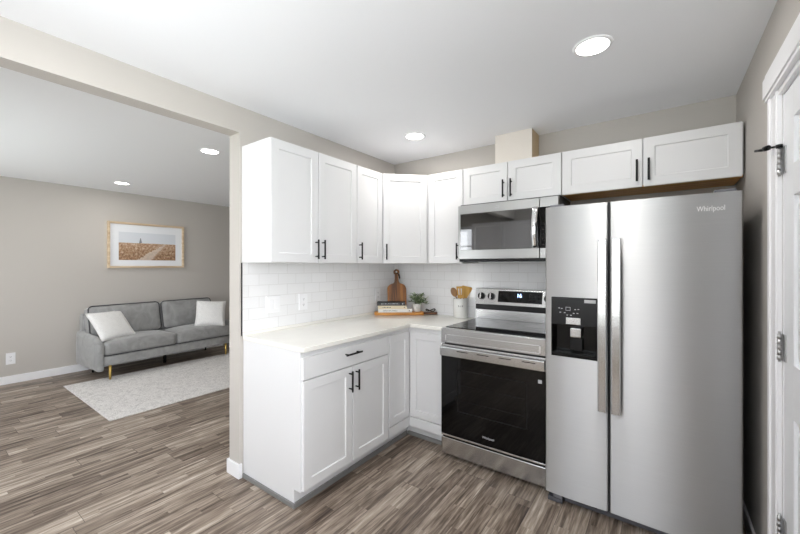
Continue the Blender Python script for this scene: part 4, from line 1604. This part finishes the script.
SX0, SX1 = -4.05, -3.29      # back and front of sofa
SY0, SY1 = -1.715, 0.090
SB = 0.185
so = thing('sofa', (-3.66, (SY0 + SY1) / 2, 0), 'grey velvet two-cushion sofa with gold front legs against the living room wall', 'sofa')
so.rotation_euler = (0, 0, R(3.0))
AW = 0.078
MB().soft(SX0 + 0.03, SX1 + 0.01, SY0 + AW - 0.005, SY1 - AW + 0.005, SB, 0.305, 0.015, cuts=8).build('base', M['velvet'], so)
for (a, b_) in ((SY0, SY0 + AW), (SY1 - AW, SY1)):
    # arm: rounded slab whose top slopes down to the front
    arm = MB().soft(SX0 + 0.002, SX1 + 0.015, a, b_, 0.125, 0.56, 0.042, (0, 0.012, 0), 14)
    for v in arm.bm.verts:
        f = (v.co.x - SX0) / (SX1 - SX0)
        kz = (v.co.z - 0.125) / 0.435
        v.co.z -= 0.030 * f * max(0.0, kz) + 0.085 * max(0.0, (f - 0.72) / 0.28) ** 2.2 * max(0.0, kz)
    arm.build('arm', M['velvet'], so)
MB().soft(SX0, SX0 + 0.14, SY0 + 0.04, SY1 - 0.04, 0.20, 0.775, 0.03, (0.01, 0, 0), 10).build('back', M['velvet'], so)
mid = -0.797


def piping(pts, parent, r=0.006):
    MB().tube(pts + [pts[0]], r, 6).build('piping', M['piping'], parent)


def rloop(fn, a0, a1, b0, b1, r, n=5):
    return [fn(p[0], p[1]) for p in rrect(a0, a1, b0, b1, r, n)]


for (a, b_) in ((SY0 + AW, mid - 0.004), (mid + 0.004, SY1 - AW)):
    ct = MB().soft(SX0 + 0.16, SX1 + 0.012, a, b_, 0.306, 0.468, 0.035, (0.012, 0, 0.032), 14).build('seat_cushion', M['velvet'], so)
    piping(rloop(lambda y, x: (x, y, 0.312), a + 0.004, b_ - 0.004, SX0 + 0.165, SX1 + 0.010, 0.03), ct, 0.005)
for (a, b_) in ((SY0 + 0.060, mid - 0.010), (mid + 0.010, SY1 - 0.115)):
    bcu = MB().soft(-0.085, 0.085, a, b_, 0.0, 0.415, 0.05, (0.030, 0.006, 0.010), 16, 0.004)
    rotm = Matrix.Translation((SX0 + 0.265, 0, 0.462)) @ Matrix.Rotation(R(-13), 4, 'Y')
    bcu.bm.transform(rotm)
    bo = bcu.build('back_cushion', M['velvet'], so)
    piping([rotm @ Vector((0.070, y, z)) for y, z in rrect(a + 0.004, b_ - 0.004, 0.006, 0.409, 0.05)], bo, 0.006)
for (lx, ly, m_, r0, r1) in ((-3.325, -1.570, 'gold', 0.017, 0.011), (-3.325, -0.045, 'gold', 0.017, 0.011), (-3.93, -1.56, 'black', 0.016, 0.012), (-3.93, -0.04, 'black', 0.016, 0.012), (-3.65, mid, 'black', 0.02, 0.02)):
    zb = 0.011 if lx > -3.4 else 0.0
    lg = MB().rod((lx, ly, zb), (lx, ly, SB + 0.003), r1, r0, 18).build('leg', M[m_], so)
    lg['label'] = 'tapered gold leg' if m_ == 'gold' else 'plain black leg'


def pillow(label, c, size, thick, rot):
    t = thing('throw_pillow', c, label, 'pillow', 'white throw pillows on the sofa', local=True)
    t.rotation_euler = rot
    b = bmesh.new()
    n = 18
    g = {}
    for side in (-1, 1):
        for i in range(n + 1):
            for j in range(n + 1):
                u, v = -1 + 2 * i / n, -1 + 2 * j / n
                edge = i in (0, n) or j in (0, n)
                if edge and side == 1:
                    g[(side, i, j)] = g[(-1, i, j)]
                    continue
                h = thick / 2 * ((1 - u ** 2) ** 0.42) * ((1 - v ** 2) ** 0.42)
                pin = 1 - 0.05 * (1 - abs(v) ** 2) * abs(u) ** 3
                pin2 = 1 - 0.05 * (1 - abs(u) ** 2) * abs(v) ** 3
                g[(side, i, j)] = b.verts.new((side * h, u * size / 2 * pin, v * size / 2 * pin2))
    for side in (-1, 1):
        for i in range(n):
            for j in range(n):
                q = [g[(side, i, j)], g[(side, i + 1, j)], g[(side, i + 1, j + 1)], g[(side, i, j + 1)]]
                b.faces.new(q)
    bmesh.ops.recalc_face_normals(b, faces=b.faces)
    mb = MB()
    mb._merge(b, True)
    body = mb.build('cushion', M['pillow'], t)
    h = size / 2
    seam = []
    for i in range(n):
        seam.append(g_pt(-1 + 2 * i / n, -1, h))
    for i in range(n):
        seam.append(g_pt(1, -1 + 2 * i / n, h))
    for i in range(n):
        seam.append(g_pt(1 - 2 * i / n, 1, h))
    for i in range(n):
        seam.append(g_pt(-1, 1 - 2 * i / n, h))
    MB().tube(seam + [seam[0]], 0.005, 6).build('seam', M['pillow'], t)
    return t


def g_pt(u, v, h):
    return (0, u * h * (1 - 0.05 * (1 - abs(v) ** 2) * abs(u) ** 3), v * h * (1 - 0.05 * (1 - abs(u) ** 2) * abs(v) ** 3))


pillow('white throw pillow leaning askew at the left arm of the sofa', (-3.545, -1.462, 0.655), 0.445, 0.13, (R(-1), R(-42), R(21)))
pillow('white throw pillow propped upright at the right end of the sofa', (-3.49, -0.206, 0.680), 0.415, 0.13, (R(-4), R(-27), R(-24)))

# framed picture
PX = LIV
PY0, PY1, PZ0, PZ1 = -1.366, -0.350, 1.366, 2.024
pc = thing('framed_picture', (PX, (PY0 + PY1) / 2, PZ0), 'framed beach grass landscape print in a pale wood frame above the sofa', 'picture')
k = MB()
fwid = 0.030
b2 = bmesh.new()


def fr_ring(i, x):
    return [b2.verts.new((x, PY0 + i, PZ0 + i)), b2.verts.new((x, PY1 - i, PZ0 + i)), b2.verts.new((x, PY1 - i, PZ1 - i)), b2.verts.new((x, PY0 + i, PZ1 - i))]


rgs = [fr_ring(0, PX + 0.001), fr_ring(0, PX + 0.034), fr_ring(0.003, PX + 0.037), fr_ring(fwid - 0.003, PX + 0.037), fr_ring(fwid, PX + 0.034), fr_ring(fwid, PX + 0.001)]
for A, B in zip(rgs, rgs[1:] + rgs[:1]):
    for j in range(4):
        b2.faces.new((A[j], A[(j + 1) % 4], B[(j + 1) % 4], B[j]))
bmesh.ops.recalc_face_normals(b2, faces=b2.faces)
k._merge(b2)
k.build('frame', M['frame_wood'], pc)
MB().box(PX + 0.003, PX + 0.014, PY0 + fwid, PY1 - fwid, PZ0 + fwid, PZ1 - fwid).build('mat_board', M['matboard'], pc)
IY0, IY1, IZ0, IZ1 = PY0 + 0.135, PY1 - 0.125, PZ0 + 0.115, PZ1 - 0.14
MB().box(PX + 0.0135, PX + 0.0152, IY0, IY1, IZ0, IZ1).build('print', print_mat(IY0, IY1, IZ0 * Z_STRETCH, IZ1 * Z_STRETCH), pc)

# ================================================================== BEHIND THE CAMERA (seen only in the appliance reflections)
pt = thing('pantry_cabinet', (0.15, FRONT + 0.3, 0), 'tall white four-door pantry cabinet against the wall behind the camera', 'cabinet')
PT0, PT1 = -0.70, 0.48
MB().box(PT0, PT1, FRONT + 0.001, FRONT + 0.40, 0.0, 2.2, 0.002).build('carcass', M['white'], pt)
F_p = ((0, FRONT + 0.40, 0), (1, 0, 0), (0, 1, 0))
for i in range(2):
    for (z0_, z1_) in ((0.10, 1.20), (1.205, 2.19)):
        d = MB().panel(F_p, PT0 + i * 0.59 + G, PT0 + (i + 1) * 0.59 - G, z0_, z1_, 0.020, RAIL).build('door', M['white'], pt)
        pull(F_p, PT0 + 0.59 + (-0.03 if i == 0 else 0.03), 1.05 if z0_ < 1 else 1.36, d)
